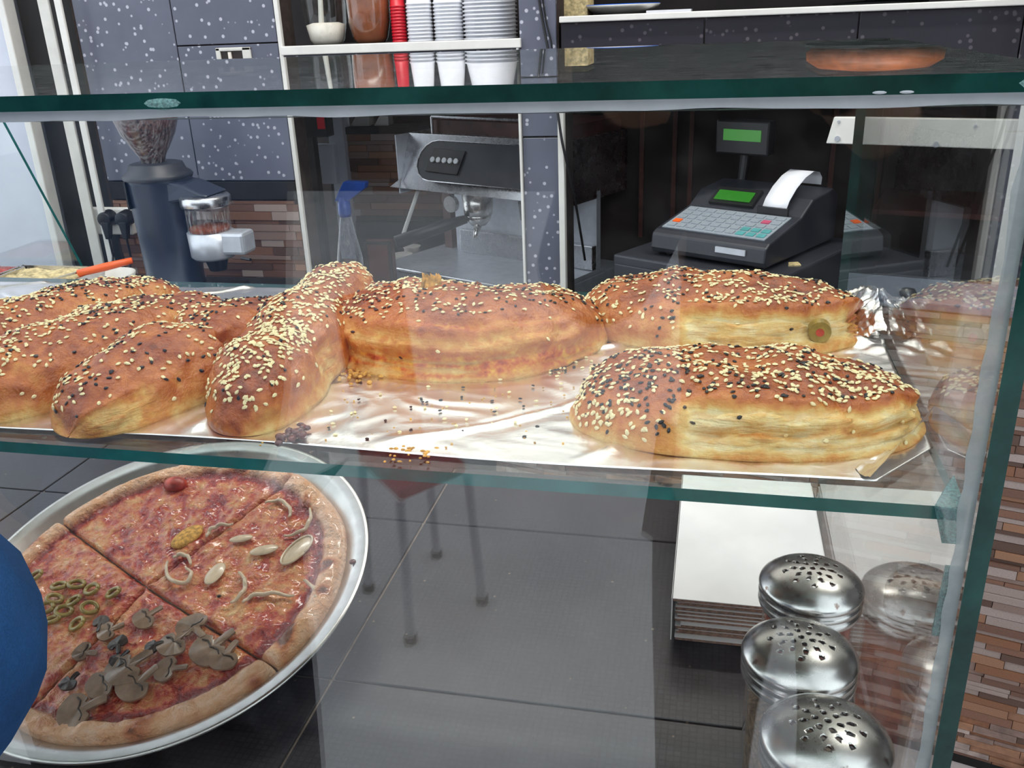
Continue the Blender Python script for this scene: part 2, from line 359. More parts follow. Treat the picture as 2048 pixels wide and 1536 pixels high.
# pillar
pl = struct(MB().box(-.441, -.352, 2.112, 2.30, -1.39, CH).build('wall_pillar', M['grout_dark']), 'speckled dark tile pillar beside the till niche')
for z0, z1 in ((-.62, -.256), (-.252, .075), (.079, .40)): kid('tile', M['dot_light'], pl, -.438, -.356, 2.1, 2.115, z0, z1)
struct(MB().box(-.445, -.4395, 2.09, 2.112, -.65, -.06).build('trim_2', M['white'], bevel=.001), 'thin white trim on the coffee niche side of the pillar')
struct(MB().box(-.354, -.340, 2.085, 2.112, -.65, -.16).build('trim_3', M['white'], bevel=.002), 'white trim on the till niche side of the pillar')
# cup shelf
cs = thing('wall_shelf', (-.72, 2.2, -.07), 'white-edged wall shelf holding cups and jars', 'shelf')
MB().box(-1.005, -.436, 2.10, 2.40, -.062, -.042).build('board', M['blackm'], cs)
MB().box(-1.008, -.434, 2.088, 2.10, -.060, -.040).build('edge_strip', M['white'], cs, bevel=.002)
MB().box(-1.005, -.436, 2.10, 2.112, -.16, -.062).build('fascia', M['dot_light'], cs)
struct(MB().box(-1.02, -.42, 2.40, 2.44, -.06, CH).build('wall_shelf_back', M['brownd']), 'dark back of the cup shelf')
# right till niche: shelf with white edge, dark interior, turned 15 degrees
rs = thing('upper_shelf', (.3, 2.2, -.2), 'white-edged upper shelf over the till niche', 'shelf')
MB().box(-.345, 1.2, 2.10, 2.45, -.012, -.001).build('board', M['blackm'], rs)
MB().box(-.347, 1.2, 2.088, 2.10, -.012, .001).build('edge_strip', M['white'], rs, bevel=.002)
for i in range(5): kid('fascia_tile', M['dot_dark'], rs, -.345+i*.31, -.345+i*.31+.307, 2.10, 2.112, -.165, -.0125)
struct(MB().box(-.35, 1.6, 2.62, 2.66, -.70, CH).build('wall_niche_right', M['brownd']), 'dark brown back of the till niche')
for i, x in enumerate((-.21, -.12, -.075, .30)):
    struct(MB().box(x, x+.012, 2.60, 2.62, -.60, .0).build('trim_%d' % (4+i), M['wood']), 'thin dark upright batten in the till niche')
struct(MB().box(-1.56, 1.9, 2.10, 2.14, .48, CH).build('wall_upper_bounce', M['ceil']), 'unseen white wall added above the shelves to brighten the foil')  # added out of view so the foil has something bright to reflect
def on_cap(px, py): return aZ(px, py, -1.39+.929)
M['capgrey'] = plain('grey_blue_laminate', (112, 120, 134), .4, 0, .08, 20)
# lower mosaic wall under the back counter, turned 15 degrees
TH = math.radians(-15); c15, s15 = math.cos(TH), math.sin(TH)
mw = MB().box(-1.05, .75, 0, .12, 0, .745).box(-.345, .75, 0, .12, .745, .915).build('wall_mosaic', M['grout'], local=True); struct(mw, 'brown mosaic front of the back counter')
mw.location = (.562, 1.51, -1.39+H); mw.rotation_euler = (0, 0, TH)
mosaic(mw, -1.05, .42, 0, .02, .745, .0150, M['mos'], rng, .05, .14, keep=(-.28, .16, .12))
mosaic(mw, -.345, .42, 0, .745, .912, .0150, M['mos'], rng, .05, .14, keep=(-.345, .16, 0))
MB().box(-1.05, .75, -.006, 0, 0, .02).build('plinth', M['blackm'], mw, local=True)
cap = MB().box(-.36, .78, -.015, .135, 0, .014).build('counter_cap', M['capgrey'], local=True, bevel=.002); cap.location = (.562, 1.51, -1.39+.915+H); cap.rotation_euler = (0, 0, TH)
tag(cap, 'grey-blue ledge on top of the mosaic wall behind the side pane', 'ledge')
kn = thing('black_knob', on_cap(1815, 592), 'small black knob on the grey-blue ledge', 'knob'); q_ = on_cap(1815, 592); MB().lathe([(.0005, 0), (.012, 0), (.014, .006), (.011, .012), (.0005, .014)], 20, q_, cap=False).build('knob', M['black'], kn, smooth=True)
bc = MB().box(-.84, -.37, -.02, .80, .0, .03).box(-.37, 1.0, .125, .80, .0, .03).build('back_counter', M['blackm'], local=True, bevel=.003)
bc.location = (.562, 1.51, -.645+H); bc.rotation_euler = (0, 0, TH); tag(bc, 'black back counter carrying the till', 'counter')
lc = thing('side_worktop', (-1.5, 1.9, -1.39), 'dark worktop under the coffee grinder', 'counter')
MB().box(-2.1, -1.03, 1.62, 2.09, -.635, -.60).build('top', M['blackm'], lc, bevel=.003)
MB().box(-2.08, -1.05, 1.66, 2.09, -1.39, -.635).build('body', M['brownd'], lc)
nc = thing('niche_worktop', (-.8, 2.6, -1.39), 'low worktop under the coffee machine', 'counter')
MB().box(-1.2, -.30, 2.22, 2.94, -.78, -.75).build('top', M['blackm'], nc, bevel=.003)
MB().box(-1.18, -.32, 2.24, 2.94, -1.39, -.78).build('body', M['brownd'], nc)
# white board with screws, right post, far ledge
def on15(px, py, d=.5):    # point on the plane parallel to the mosaic wall, d metres behind it
    n = Vector((-s15, c15, 0)); p0 = Vector((.562, 1.51, 0))+n*d; r = ray(px, py); return r*(n.dot(p0)/n.dot(r))
def rot15(p): v = p-Vector((.562, 1.51, 0)); return (v.x*c15+v.y*s15, -v.x*s15+v.y*c15, v.z)
wbd = thing('white_board', (.562, 1.51, -1.39), 'long white painted board with screws across the till niche', 'board', rotz=TH)
a = rot15(on15(1668, 234)); b = rot15(on15(1652, 287)); D5 = a[1]; zz = 1.39
e = rot15(on15(2048, 241)); g = rot15(on15(2048, 300))
MB().prism([(b[0], b[2]+zz), (g[0]+.5, g[2]+zz-.005), (e[0]+.5, e[2]+zz), (a[0], a[2]+zz)], D5, D5+.018).build('panel', M['white'], wbd, local=True, bevel=.002)
for q in ((1675, 277), (1872, 289), (1678, 243), (1951, 252)):
    p = rot15(on15(*q)); MB().tube([(p[0], D5-.003, p[2]+zz), (p[0], D5+.004, p[2]+zz)], .006 if q[1] > 260 else .003, 10).build('screw', M['steel_flat'], wbd, local=True)
p = rot15(on15(2022, 400, .45)); wp = MB().box(-.010, .010, 0, .03, 0, .95).build('trim_8', M['white'], local=True, bevel=.002)
q = on15(2022, 400, .45); wp.location = (q.x, q.y, -.615+H); wp.rotation_euler = (0, 0, TH); struct(wp, 'pale upright post at the right of the till niche')
led = MB().box(.0, .8, .0, .30, 0, .012).build('dark_ledge', M['wood'], local=True); q = on15(1745, 418, .75); led.location = (q.x, q.y, q.z-.012+H); led.rotation_euler = (0, 0, TH)
tag(led, 'thin dark ledge at the back right of the till niche', 'shelf')
led2 = MB().box(.0, .8, .0, .25, 0, .03).build('low_box', M['charcoal'], local=True, bevel=.004); q = on15(1745, 520, .62); led2.location = (q.x, q.y, -.615+H); led2.rotation_euler = (0, 0, TH)
tag(led2, 'flat dark grey box behind the side pane of the display', 'box')
# left: poles, posts, pale wall and slanted glass screen
def pole(name, px, w, mat, label, Y, d=.008, z0=-.60):
    q = aY(px, 0, Y); return tag(MB().box(q.x-w/2, q.x+w/2, Y, Y+d, z0, CH).build(name, mat, bevel=.002), label, 'pole')
pole('wall_pole', 84, .030, M['offwhite'], 'wide grey-white upright channel left of the speckled wall', 2.06)
pole('pipe', 113, .018, M['white'], 'slim white upright pipe left of the speckled wall', 2.05)
struct(MB().box(-1.73, -1.56, 2.14, 2.2, -1.39, CH).build('wall_gap', M['blackm']), 'black gap beside the speckled wall')
struct(MB().box(-1.757, -1.737, 2.10, 2.14, -1.39, CH).build('trim_9', M['white'], bevel=.003), 'white door post at the far left')
struct(MB().box(-2.4, -1.753, 2.12, 2.2, -1.39, CH).build('wall_pale', M['cream']), 'pale blue-white wall beyond the slanted glass')
# ------------------------------------------------------------------ ceiling lamps
for i, (x, y) in enumerate(((-.75, 1.62), (.55, 1.62))):
    t = thing('ceiling_light', (x, y, CH-.06), 'white tube lamp on the ceiling above the %s' % ('pizza tray' if i == 0 else 'side pane of the display'), 'lamp', 'tube lamps on the ceiling')
    MB().box(x-.55, x+.55, y-.07, y+.07, CH-.05, CH).build('housing', M['white'], t, bevel=.005)
    MB().box(x-.52, x+.52, y-.05, y+.05, CH-.062, CH-.05).build('diffuser', M['lampem'], t)
    area_lamp('ceiling_tube_%s_offscreen' % ('left', 'right')[i], (x, y, CH-.07+H), (0, 0, 0), 1.0, .1, LAMP_POWER, (1, .96, .9))
# ------------------------------------------------------------------ service counter with tiles
ct = thing('service_counter', (-.4, .62, -1.39), 'black tiled service counter under the glass display', 'counter')
MB().box(-1.35, .123, .30, .915, CZ-.05, CZ-.0025).build('slab', M['grout'], ct)
MB().box(-1.33, .11, .33, .90, -1.39, CZ-.05).build('body', M['brownd'], ct)
for xa in (-1.35, -1.2145, -.7495, -.2845):
    xb = {-1.35: -1.2145, -1.2145: -.7495, -.7495: -.2845, -.2845: .123}[xa]
    for ya, yb in ((.30, .541), (.541, .789), (.789, .915)):
        kid('tile', M['counter'], ct, xa+.0013, xb-.0013, ya+.0013, yb-.0013, CZ-.012, CZ, .0006)
# ------------------------------------------------------------------ glass display case
XS0, XS1 = .112, .120
gc = thing('glass_display_case', (-.42, .6, CZ), 'glass display case with green edges and a glass shelf', 'display case')
def pane(name, x0, x1, y0, y1, z0, z1, thin, mats, parent=gc):
    m = MB(); m.box(x0, x1, y0, y1, z0, z1); idx = {'z': (0, 1), 'y': (2, 4), 'x': (3, 5)}[thin]
    m.mi = [0 if i in idx else 1 for i in range(6)]
    return m.build(name, mats, parent)
top = pane('top_pane', -1.0, XS1+.002, .352, .755, -.0295, -.0230, 'z', [M['glass_top'], M['edge']])
pane('front_pane', -.98, XS0-.0005, .359, .365, CZ, -.0345, 'y', [M['glass'], M['edge_shelf']])
pane('side_pane', XS0, XS1, .357, .825, CZ, -.0297, 'x', [M['glass'], M['edge']])
pane('side_pane', -.99, -.982, .357, .825, CZ, -.0297, 'x', [M['glass'], M['edge']])
shf = pane('glass_shelf', -.98, XS0-.001, .372, .684, -.2085, -.2020, 'z', [M['glass_shelf'], M['edge_shelf']])
rng = random.Random(3)
def bead(name, p0, p1, wa, wb, ax1, ax2, n=60, jit=.25, mat='seal', parent=gc):
    m = MB(); p0 = Vector(p0); p1 = Vector(p1); ax1 = Vector(ax1); ax2 = Vector(ax2); vs = []
    for i in range(n+1):
        p = p0.lerp(p1, i/n); k1 = 1+jit*noise.noise(Vector((i*.35, 3, wa*99))); k2 = 1+jit*noise.noise(Vector((i*.3, 9, wb*77)))
        a = ax1*wa*k1; b = ax2*wb*k2; vs += [p, p+a, p+a*.8+b*.8, p+b]
    fs = [(i*4+k, i*4+(k+1) % 4, i*4+4+(k+1) % 4, i*4+4+k) for i in range(n) for k in range(4)]+[(0, 1, 2, 3), (n*4+3, n*4+2, n*4+1, n*4)]
    return m.add(vs, fs).build(name, M[mat], parent)
bead('sealant_bead', (-.98, .357, -.0293), (XS1, .357, -.0293), .010, .0045, (0, 1, 0), (0, 0, -1), 120)
bead('sealant_bead', (XS0-.0005, .3585, CZ), (XS0-.0005, .3585, -.034), .0062, .003, (-1, 0, 0), (0, 1, 0), 90, .25, 'seal_clear')
bead('sealant_bead', (XS0-.0005, .366, CZ+.001), (XS0-.0005, .82, CZ+.001), .004, .004, (-1, 0, 0), (0, 0, 1), 60, .4)
# chips in the edges
m = MB(); m.ell((-.226, .3528, -.0272), .012, .0012, .0028, 14, 6); m.build('edge_chip', M['chip'], gc)
m = MB(); m.ell((.108, .3528, -.0265), .012, .0012, .0032, 14, 6); m.build('edge_chip', M['chip'], gc)
for k, x in enumerate((.055, .064)): MB().ell((x, .3521, -.0287), .0026, .0006, .0006, 10, 5).build('edge_chip', M['seal'], gc)
m = MB(); m.hexa([(.104, .37, -.219), (.1115, .37, -.219), (.1115, .385, -.212), (.106, .38, -.212)], [(.099, .371, -.2015), (.1115, .369, -.2015), (.1115, .395, -.198), (.106, .385, -.199)])
m.build('corner_sealant', M['chip2'], gc)
m = MB(); m.hexa([(.104, .362, -.262), (.1116, .362, -.262), (.1116, .367, -.262), (.105, .367, -.262)], [(.105, .362, -.228), (.1116, .362, -.228), (.1116, .367, -.228), (.106, .367, -.228)])
m.build('corner_sealant', M['chip2'], gc)
# ------------------------------------------------------------------ foil on the shelf
SZ = -.2018
def foil_h(x, y):
    p = Vector((x*16, y*26, 1.7)); h = .0011*noise.noise(p)
    q = Vector((x*45+3*noise.noise(p), y*45, 4.2)); h += .0005*(1-abs(noise.noise(q))*2.6)
    d = abs(noise.noise(Vector((x*9+1.3, y*14-x*6, .4)))); h += .0018*max(0, 1-d*9)
    e = sstep(.05, .112, x)*sstep(.52, .60, y); h += e*.006*abs(noise.noise(Vector((x*70, y*70, 8))))
    return h
def foil_sheet(x0, x1, yf, yb, nx, ny):
    m = MB(); vs = []
    for j in range(ny+1):
        for i in range(nx+1):
            x = lerp(x0, x1, i/nx); a = yf(x); b = yb(x); y = lerp(a, b, j/ny)
            h = foil_h(x, y)*sstep(0, .06, j/ny)
            vs.append((x, y, SZ+.0006+max(0, h+.0008)))
    fs = [(j*(nx+1)+i, j*(nx+1)+i+1, (j+1)*(nx+1)+i+1, (j+1)*(nx+1)+i) for j in range(ny) for i in range(nx)]
    return m.add(vs, fs)
def fyf(x): return .3865+.0022*math.sin(x*19)+.03*sstep(-.32, -.75, x)*0 + max(0, x-.078)*1.25
def fyb(x): return .664+.003*math.sin(x*31)+.008*sstep(0, .1, x)
fo = foil_sheet(-.74, .1095, fyf, fyb, 420, 130).build('foil_sheet', M['foil'], smooth=True, fix=False)
sm = fo.modifiers.new('thickness', 'SOLIDIFY'); sm.thickness = .0002; sm.offset = -1
tag(fo, 'crinkled aluminium foil sheet spread on the glass shelf under the pastries', 'foil')
# turned-up corner and crumpled edge of the foil on the right
m = MB(); rr = random.Random(8); vs = []; NX, NY = 26, 40
for j in range(NY+1):
    for i in range(NX+1):
        u = i/NX; v = j/NY; x = .080+.0305*u; y = .580+.098*v
        z = SZ+.002+.022*u*u*(.5+.5*math.sin(v*3.1))*(.7+.5*abs(noise.noise(Vector((u*3, v*9, 2)))))+.004*abs(noise.noise(Vector((u*8, v*16, 5))))
        vs.append((x+.003*noise.noise(Vector((u*4, v*9, 7))), y, z))
m.add(vs, [(j*(NX+1)+i, j*(NX+1)+i+1, (j+1)*(NX+1)+i+1, (j+1)*(NX+1)+i) for j in range(NY) for i in range(NX)])
o = m.build('crumpled_edge', M['foil'], fo, smooth=True, fix=False)
m = MB(); vs = []
for j in range(31):
    for i in range(13):
        u = i/12; v = j/30; x = lerp(.070, .1085, v); y = lerp(.388, .452, v)+.012*(1-u)*(1-v*.4)-.004*u; z = SZ+.0015+u*u*.010*(.4+v)+.0015*noise.noise(Vector((u*4, v*8, 3)))
        vs.append((x+.004*u, y, z))
m.add(vs, [(j*13+i, j*13+i+1, (j+1)*13+i+1, (j+1)*13+i) for j in range(30) for i in range(12)])
m.build('folded_corner', M['foil'], fo, smooth=True, fix=False)
# ------------------------------------------------------------------ pastries
def catmull(P, t):
    n = len(P)-1; i = min(int(t*n), n-1); f = t*n-i
    p0 = P[max(i-1, 0)]; p1 = P[i]; p2 = P[i+1]; p3 = P[min(i+2, n)]
    return .5*((2*p1)+(p2-p0)*f+(2*p0-5*p1+4*p2-p3)*f*f+(3*p1-p0-3*p2+p3)*f*f*f)
def seed_geo(m, p, nrm, ang, L, Wd, rng):
    n = nrm.normalized(); t = n.orthogonal().normalized(); b = n.cross(t); d = t*math.cos(ang)+b*math.sin(ang); e = n.cross(d)
    c = p+n*(Wd*.25); vs = [c-d*L*.5]
    for x, w in ((-.22, .42), (.2, .5)):
        for k in range(5):
            a = 2*math.pi*k/5; vs.append(c+d*(x*L)+e*(w*Wd*math.cos(a))+n*(w*Wd*.6*math.sin(a)))
    vs.append(c+d*L*.5)
    fs = [(0, 1+(k+1) % 5, 1+k) for k in range(5)]+[(1+k, 1+(k+1) % 5, 6+(k+1) % 5, 6+k) for k in range(5)]+[(11, 6+k, 6+(k+1) % 5) for k in range(5)]
    m.add(vs, fs)
def pastry(label, spine, Wd, Ht, seed, slits=(), pw=(2.4, .62), nseed=(380, 150), wmod=None, cluster=.5, bake=0., zoff=None, sband=(0.16, .84), name='sesame_pastry'):
    P = [Vector((x, y, SZ+.0015+(zoff[i] if zoff else 0))) for i, (x, y) in enumerate(spine)]
    NU, NV = 150, 84; rg = random.Random(seed); pos = []; col = []; sd = seed*7.31
    loc = P[0].lerp(P[-1], .5)
    th = thing(name, loc, label, 'pastry', 'sesame pastries on the foil')
    def prof(u):
        a = abs(2*u-1); w = max(0, 1-a**pw[0])**pw[1]
        if wmod: w *= wmod(u)
        return w
    def frame(u):
        p = catmull(P, u); d = (catmull(P, min(1, u+.01))-catmull(P, max(0, u-.01))); d.z = 0; d.normalize(); return p, d, Vector((d.y, -d.x, 0))
    def surf(u, v):
        # v in 0..1: 0 front base -> .5 top -> 1 back base is v in [0,.7]; [.7,1] underside
        p, d, sd_ = frame(u); w = Wd/2*max(prof(u), .015); h = Ht*max(prof(u), .03)**.8
        if v <= .72:
            a = math.pi*v/.72; cx = math.cos(a); cz = math.sin(a)
            x = w*math.copysign(abs(cx)**.84, cx); z = h*(.20*(1-abs(cx)**6)+.80*abs(cz)**.85) if cz > 1e-6 else 0
            z = h*(.12*(1-abs(cx)**8)+.88*max(cz, 0)**.92)
        else:
            k = (v-.72)/.28; x = -w+2*w*k; z = 0; x *= .97
        return p+sd_*x+Vector((0, 0, z)), v
    pts = [[surf(i/(NU-1), j/NV)[0] for j in range(NV)] for i in range(NU)]
    out = []
    for i in range(NU):
        u = i/(NU-1)
        for j in range(NV):
            v = j/NV; p = pts[i][j]
            du = pts[min(i+1, NU-1)][j]-pts[max(i-1, 0)][j]; dv = pts[i][(j+1) % NV]-pts[i][j-1]
            n = du.cross(dv)
            n = n.normalized() if n.length > 1e-12 else Vector((0, 0, 1))
            q = p*28+Vector((sd, sd*.7, 0)); topw = sstep(0, .08, v)*sstep(.72, .64, v)
            disp = topw*(.0034*noise.noise(q)+.0018*noise.noise(q*2.3)+.0009*noise.noise(q*5)-.0006)
            disp += topw*.0013*(1-abs(noise.noise(Vector((q.x*.7+q.y*.4, q.y*1.6, q.z*2.2))))*3)
            sv = v/.72; r_ = .52+.22*sstep(.12, .42, sv)*sstep(.98, .62, sv)+bake; gch = 0; bch = 0
            r_ += .10*noise.noise(q*1.3); r_ -= .20*sstep(.10, .0, sv)
            for (ua, ub, va, vb, dep, pale, fil) in slits:
                wob = .03*noise.noise(Vector((u*14, seed, 1)))
                mu = sstep(ua-.05, ua+.05, u)*sstep(ub+.05, ub-.05, u); mv = sstep(va-.025, va+.03, sv+wob)*sstep(vb+.02, vb-.03, sv+wob); k = mu*mv
                lay = noise.noise(Vector((u*8, sv*42, seed)))+.5*noise.noise(Vector((u*30, sv*60, seed*3)))
                disp += k*(-dep+.75*dep*lay+.0012*noise.noise(Vector((u*34, sv*26, seed*2))))
                lip = mu*sstep(vb-.015, vb+.02, sv+wob)*sstep(vb+.10, vb+.03, sv+wob); disp += lip*.0016
                r_ = lerp(r_, pale+.16*lay, k); gch = max(gch, k*fil*sstep(-.15, .2, lay+.25*noise.noise(Vector((u*9, sv*12, 5)))))
            if v > .72: r_ = .85; bch = .25
            p2 = p+n*disp
            zmin = p.z if v > .72 else 0
            if v <= .72: p2.z = max(p2.z, frame(u)[0].z)
            out.append(p2); col.append((min(1, max(0, r_)), gch, bch, 1))
    m = MB(); fs = [(i*NV+j, i*NV+(j+1) % NV, (i+1)*NV+(j+1) % NV, (i+1)*NV+j) for i in range(NU-1) for j in range(NV)]
    fs += [tuple(range(NV))[::-1], tuple((NU-1)*NV+j for j in range(NV))]
    m.add(out, fs); body = m.build('crust', M['bread'], th, smooth=True)
    ca = body.data.color_attributes.new('bake', 'FLOAT_COLOR', 'POINT'); ca.data.foreach_set('color', [c for k in col for c in k])
    # seeds
    for nm, mt, cnt, L, Wi in (('white_sesame', 'sesame', int(nseed[0]*1.55), .0035, .0022), ('black_sesame', 'nigella', int(nseed[1]*1.5), .0031, .0020)):
        sm = MB(); tries = 0; got = 0
        cl = [(rg.uniform(.15, .9), rg.uniform(*sband)) for _ in range(7)]
        while got < cnt and tries < cnt*12:
            tries += 1
            if rg.random() < cluster: c = rg.choice(cl); u = rg.gauss(c[0], .07); sv = rg.gauss(c[1], .08)
            else: u = rg.uniform(.03, .97); sv = rg.triangular(.06, .94, .5)
            if not (.02 < u < .98 and .03 < sv < .97): continue
            if any(ua-.02 < u < ub+.02 and va-.02 < sv < vb+.03 for ua, ub, va, vb, *_ in slits) and rg.random() < .93: continue
            i = min(NU-2, int(u*(NU-1))); j = int(sv*.72*NV); p = out[i*NV+j]
            a = out[(i+1)*NV+j]-p; b = out[i*NV+(j+1) % NV]-p; fu, fv = rg.random(), rg.random(); nn = a.cross(b)
            if nn.length < 1e-12: continue
            seed_geo(sm, p+a*fu+b*fv, nn, rg.uniform(0, 6.3), L*rg.uniform(.85, 1.15), Wi*rg.uniform(.85, 1.1), rg); got += 1
        o = sm.build(nm, M[mt], th, fix=False); stuff(o)
    return th
G = pastry('sesame pastry torn open along its side at the front right foil corner', [(-.068, .472), (-.02, .460), (.05, .461), (.106, .480)], .117, .0275, 1,
    slits=((.40, .97, .03, .27, .0030, .06, 0.), (.42, .95, .13, .165, .0055, .16, .55)), nseed=(520, 230), pw=(2.8, .58))
Fp = pastry('sesame pastry showing an olive slice in its split side', [(-.076, .640), (-.03, .612), (.04, .606), (.094, .634)], .122, .0325, 2,
    slits=((.45, .88, .06, .26, .0050, .05, 0.), (.84, .97, .04, .26, .008, .4, .9)), nseed=(430, 190), pw=(2.8, .58), bake=.02)
E_ = pastry('half-moon sesame pastry leaking orange filling at its base', [(-.257, .578), (-.205, .556), (-.140, .548), (-.090, .615)], .134, .0375, 3,
    slits=((.28, .80, .02, .13, .0045, .35, 1.), (.34, .76, .15, .22, .0022, .30, .3), (.5, .76, .25, .29, .0016, .5, .6)), nseed=(330, 170), pw=(2.6, .55), cluster=.4)
D_ = pastry('sesame pastry lying lengthwise across the ends of two other pastries', [(-.240, .392), (-.250, .46), (-.260, .54), (-.264, .632)], .070, .0375, 4,
    slits=((.30, .42, .05, .2, .002, .3, .3),), nseed=(560, 70), pw=(2.6, .52), zoff=(0, .001, .005, .012), wmod=lambda u: 1-.10*math.exp(-((u-.36)/.06)**2)-.08*math.exp(-((u-.68)/.06)**2), cluster=.6, sband=(.4, .8))
C_ = pastry('twisted sesame pastry with a bare pointed near end', [(-.334, .378), (-.322, .445), (-.312, .50), (-.290, .585)], .086, .036, 6,
    slits=((.03, .18, .04, .22, .0015, .22, .2), (.5, .62, .06, .3, .007, .5, .6)), nseed=(200, 110), pw=(2.4, .56), cluster=.5, sband=(.45, .75), wmod=lambda u: 1-.22*math.exp(-((u-.58)/.06)**2))
B_ = pastry('broad sesame pastry beside the twisted pastry, bare on its near side', [(-.418, .388), (-.400, .44), (-.374, .51), (-.350, .582)], .094, .0355, 7,
    nseed=(420, 140), pw=(2.6, .56), cluster=.6, sband=(.5, .85))
A_ = pastry('sesame pastry heavily covered in mixed seeds behind the broad pastry', [(-.500, .395), (-.475, .46), (-.448, .54), (-.420, .622)], .088, .035, 9,
    nseed=(460, 200), pw=(2.6, .54), cluster=.55, sband=(.35, .8))
Z_ = pastry('sesame pastry mostly hidden behind the seed covered one', [(-.61, .39), (-.58, .44), (-.555, .50), (-.525, .558)], .078, .032, 11, nseed=(240, 100), pw=(2.6, .54))
# olive slice in the split side
p = aZ(1638, 658, SZ+.014); p.y -= .004
od = MB(); od.tube([(p.x, p.y-.003, p.z), (p.x, p.y+.004, p.z)], [.0068, .0072], 20); ol = od.build('olive_slice', M['olive'], Fp, smooth=False)
MB().tube([(p.x, p.y-.0034, p.z), (p.x, p.y-.002, p.z)], .0026, 12).build('pimento', M['amber'], ol)
# flakes, scraps and loose seeds on the foil
m = MB(); rg = random.Random(21)
p = aZ(585, 872, SZ+.003)
for k in range(26):
    a = rg.uniform(0, 6.3); r = rg.random()**.6*.0075; m.ell((p.x+r*math.cos(a), p.y+r*math.sin(a)*1.5, SZ+.0035+rg.random()*.002), rg.uniform(.0012, .003), rg.uniform(.0012, .003), rg.uniform(.001, .002), 7, 5)
tag(m.build('burnt_scrap', M['char'], smooth=True), 'dark red burnt scrap of filling on the foil', 'scrap')
m = MB()
for k in range(70):
    q = aZ(rg.gauss(705, 34), rg.gauss(752, 13), SZ); m.ell((q.x, q.y, SZ+.003), rg.uniform(.0007, .002), rg.uniform(.0007, .002), rg.uniform(.0006, .0013), 6, 4, Matrix.Rotation(rg.uniform(0, 3), 3, 'Z'))
for k in range(26):
    q = aZ(rg.gauss(830, 30), rg.gauss(912, 9), SZ); m.ell((q.x, q.y, SZ+.0016), rg.uniform(.0006, .0016), rg.uniform(.0006, .0013), .0005, 6, 4)
for k in range(60):
    q = aZ(rg.uniform(480, 1150), rg.uniform(770, 905), SZ); m.ell((q.x, q.y, SZ+.0022), .0007, .0005, .0005, 6, 4)
o = m.build('pastry_crumbs', M['crumb']); tag(o, 'golden pastry crumbs scattered on the foil', 'crumbs'); stuff(o)
m = MB()
for k in range(90):
    if k < 45: q = aZ(rg.uniform(880, 1170), 0, 1) if 0 else aZ(rg.gauss(1080, 60), rg.gauss(735, 16), SZ)
    else: q = aZ(rg.uniform(440, 1300), rg.uniform(720, 880), SZ)
    seed_geo(m, Vector((q.x, q.y, SZ+.0022)), Vector((0, 0, 1)), rg.uniform(0, 6.3), .0031, .002, rg)
o = m.build('loose_white_sesame', M['sesame'], fix=False); tag(o, 'loose white sesame seeds on the foil', 'seeds'); stuff(o)
m = MB()
for k in range(70):
    q = aZ(rg.gauss(1080, 60), rg.gauss(742, 16), SZ) if k < 36 else aZ(rg.uniform(640, 1300), rg.uniform(740, 890), SZ)
    seed_geo(m, Vector((q.x, q.y, SZ+.0022)), Vector((0, 0, 1)), rg.uniform(0, 6.3), .0027, .0018, rg)
o = m.build('loose_black_sesame', M['nigella'], fix=False); tag(o, 'loose black sesame seeds on the foil', 'seeds'); stuff(o)
p = aZ(830, 577, SZ+.044)
m = MB(); 
for k in range(7):
    a = rg.uniform(-.5, .5); m.hexa([(p.x-.006+k*.002, .560, SZ+.036), (p.x-.003+k*.002, .560, SZ+.036), (p.x-.003+k*.002, .5605, SZ+.036), (p.x-.006+k*.002, .5605, SZ+.036)], [(p.x-.005+k*.002+a*.004, .562, SZ+.044+rg.random()*.003), (p.x-.003+k*.002+a*.004, .562, SZ+.044), (p.x-.003+k*.002+a*.004, .5626, SZ+.044), (p.x-.005+k*.002+a*.004, .5626, SZ+.045)])
m.build('flake', M['crumb'], E_)
# ------------------------------------------------------------------ pizza tray, tilted towards the customer
TA = math.atan(.2548); TC = Vector((-.4525, .5845, -.4360)); TR = .1795
TM = Matrix.Translation(TC+Vector((0, 0, H))) @ Matrix.Rotation(math.atan(-.0195), 4, 'Y') @ Matrix.Rotation(TA, 4, 'X')
T3 = TM.to_3x3(); TN = T3 @ Vector((0, 0, 1))
def on_tray(px, py, z=-.008):
    r = ray(px, py); c = TC+TN*z; h = r*(TN.dot(c)/TN.dot(r)); q = T3.transposed() @ (h-TC); return q.x, q.y
def at_tray(o): o.matrix_world = TM; return o
tr = bpy.data.objects.new('pizza_tray', None); S.collection.objects.link(tr); tr.empty_display_size = .02; at_tray(tr); tag(tr, 'round aluminium tray holding a quartered pizza', 'tray')
MB().lathe([(.0005, -.0155), (.150, -.0155), (.1555, -.0135), (.1655, -.0035), (.1700, -.0012), (.1760, -.0005), (.1785, .0002), (.1795, -.0012), (.1785, -.0026), (.1750, -.0026), (.1690, -.0034), (.1640, -.0056), (.1540, -.0158), (.150, -.0172), (.0005, -.0172)], 128, cap=False).build('dish', M['tray'], tr, local=True, smooth=True)
q = on_tray(706, 1126, -.003); MB().ell((q[0], q[1], -.0015), .0034, .0030, .0012, 8, 5).build('scorch_flake', M['char'], tr, local=True)
rz = MB(); x0, x1, ya, yb = -.56, -.34, .672, .722
def uz(y): return TC.z+.2548*(y-TC.y)-.0180
rz.hexa([(x0, ya, CZ), (x1, ya, CZ), (x1, yb, CZ), (x0, yb, CZ)], [(x0, ya, uz(ya)-.002), (x1, ya, uz(ya)-.002), (x1, yb, uz(yb)-.002), (x0, yb, uz(yb)-.002)])
tag(rz.build('tray_riser', M['blackm'], bevel=.002), 'black riser block propping up the back of the pizza tray', 'riser')
PC = Vector(on_tray(293, 1171)); rg = random.Random(4)
def ang(px, py): q = Vector(on_tray(px, py))-PC; return math.atan2(q.y, q.x)
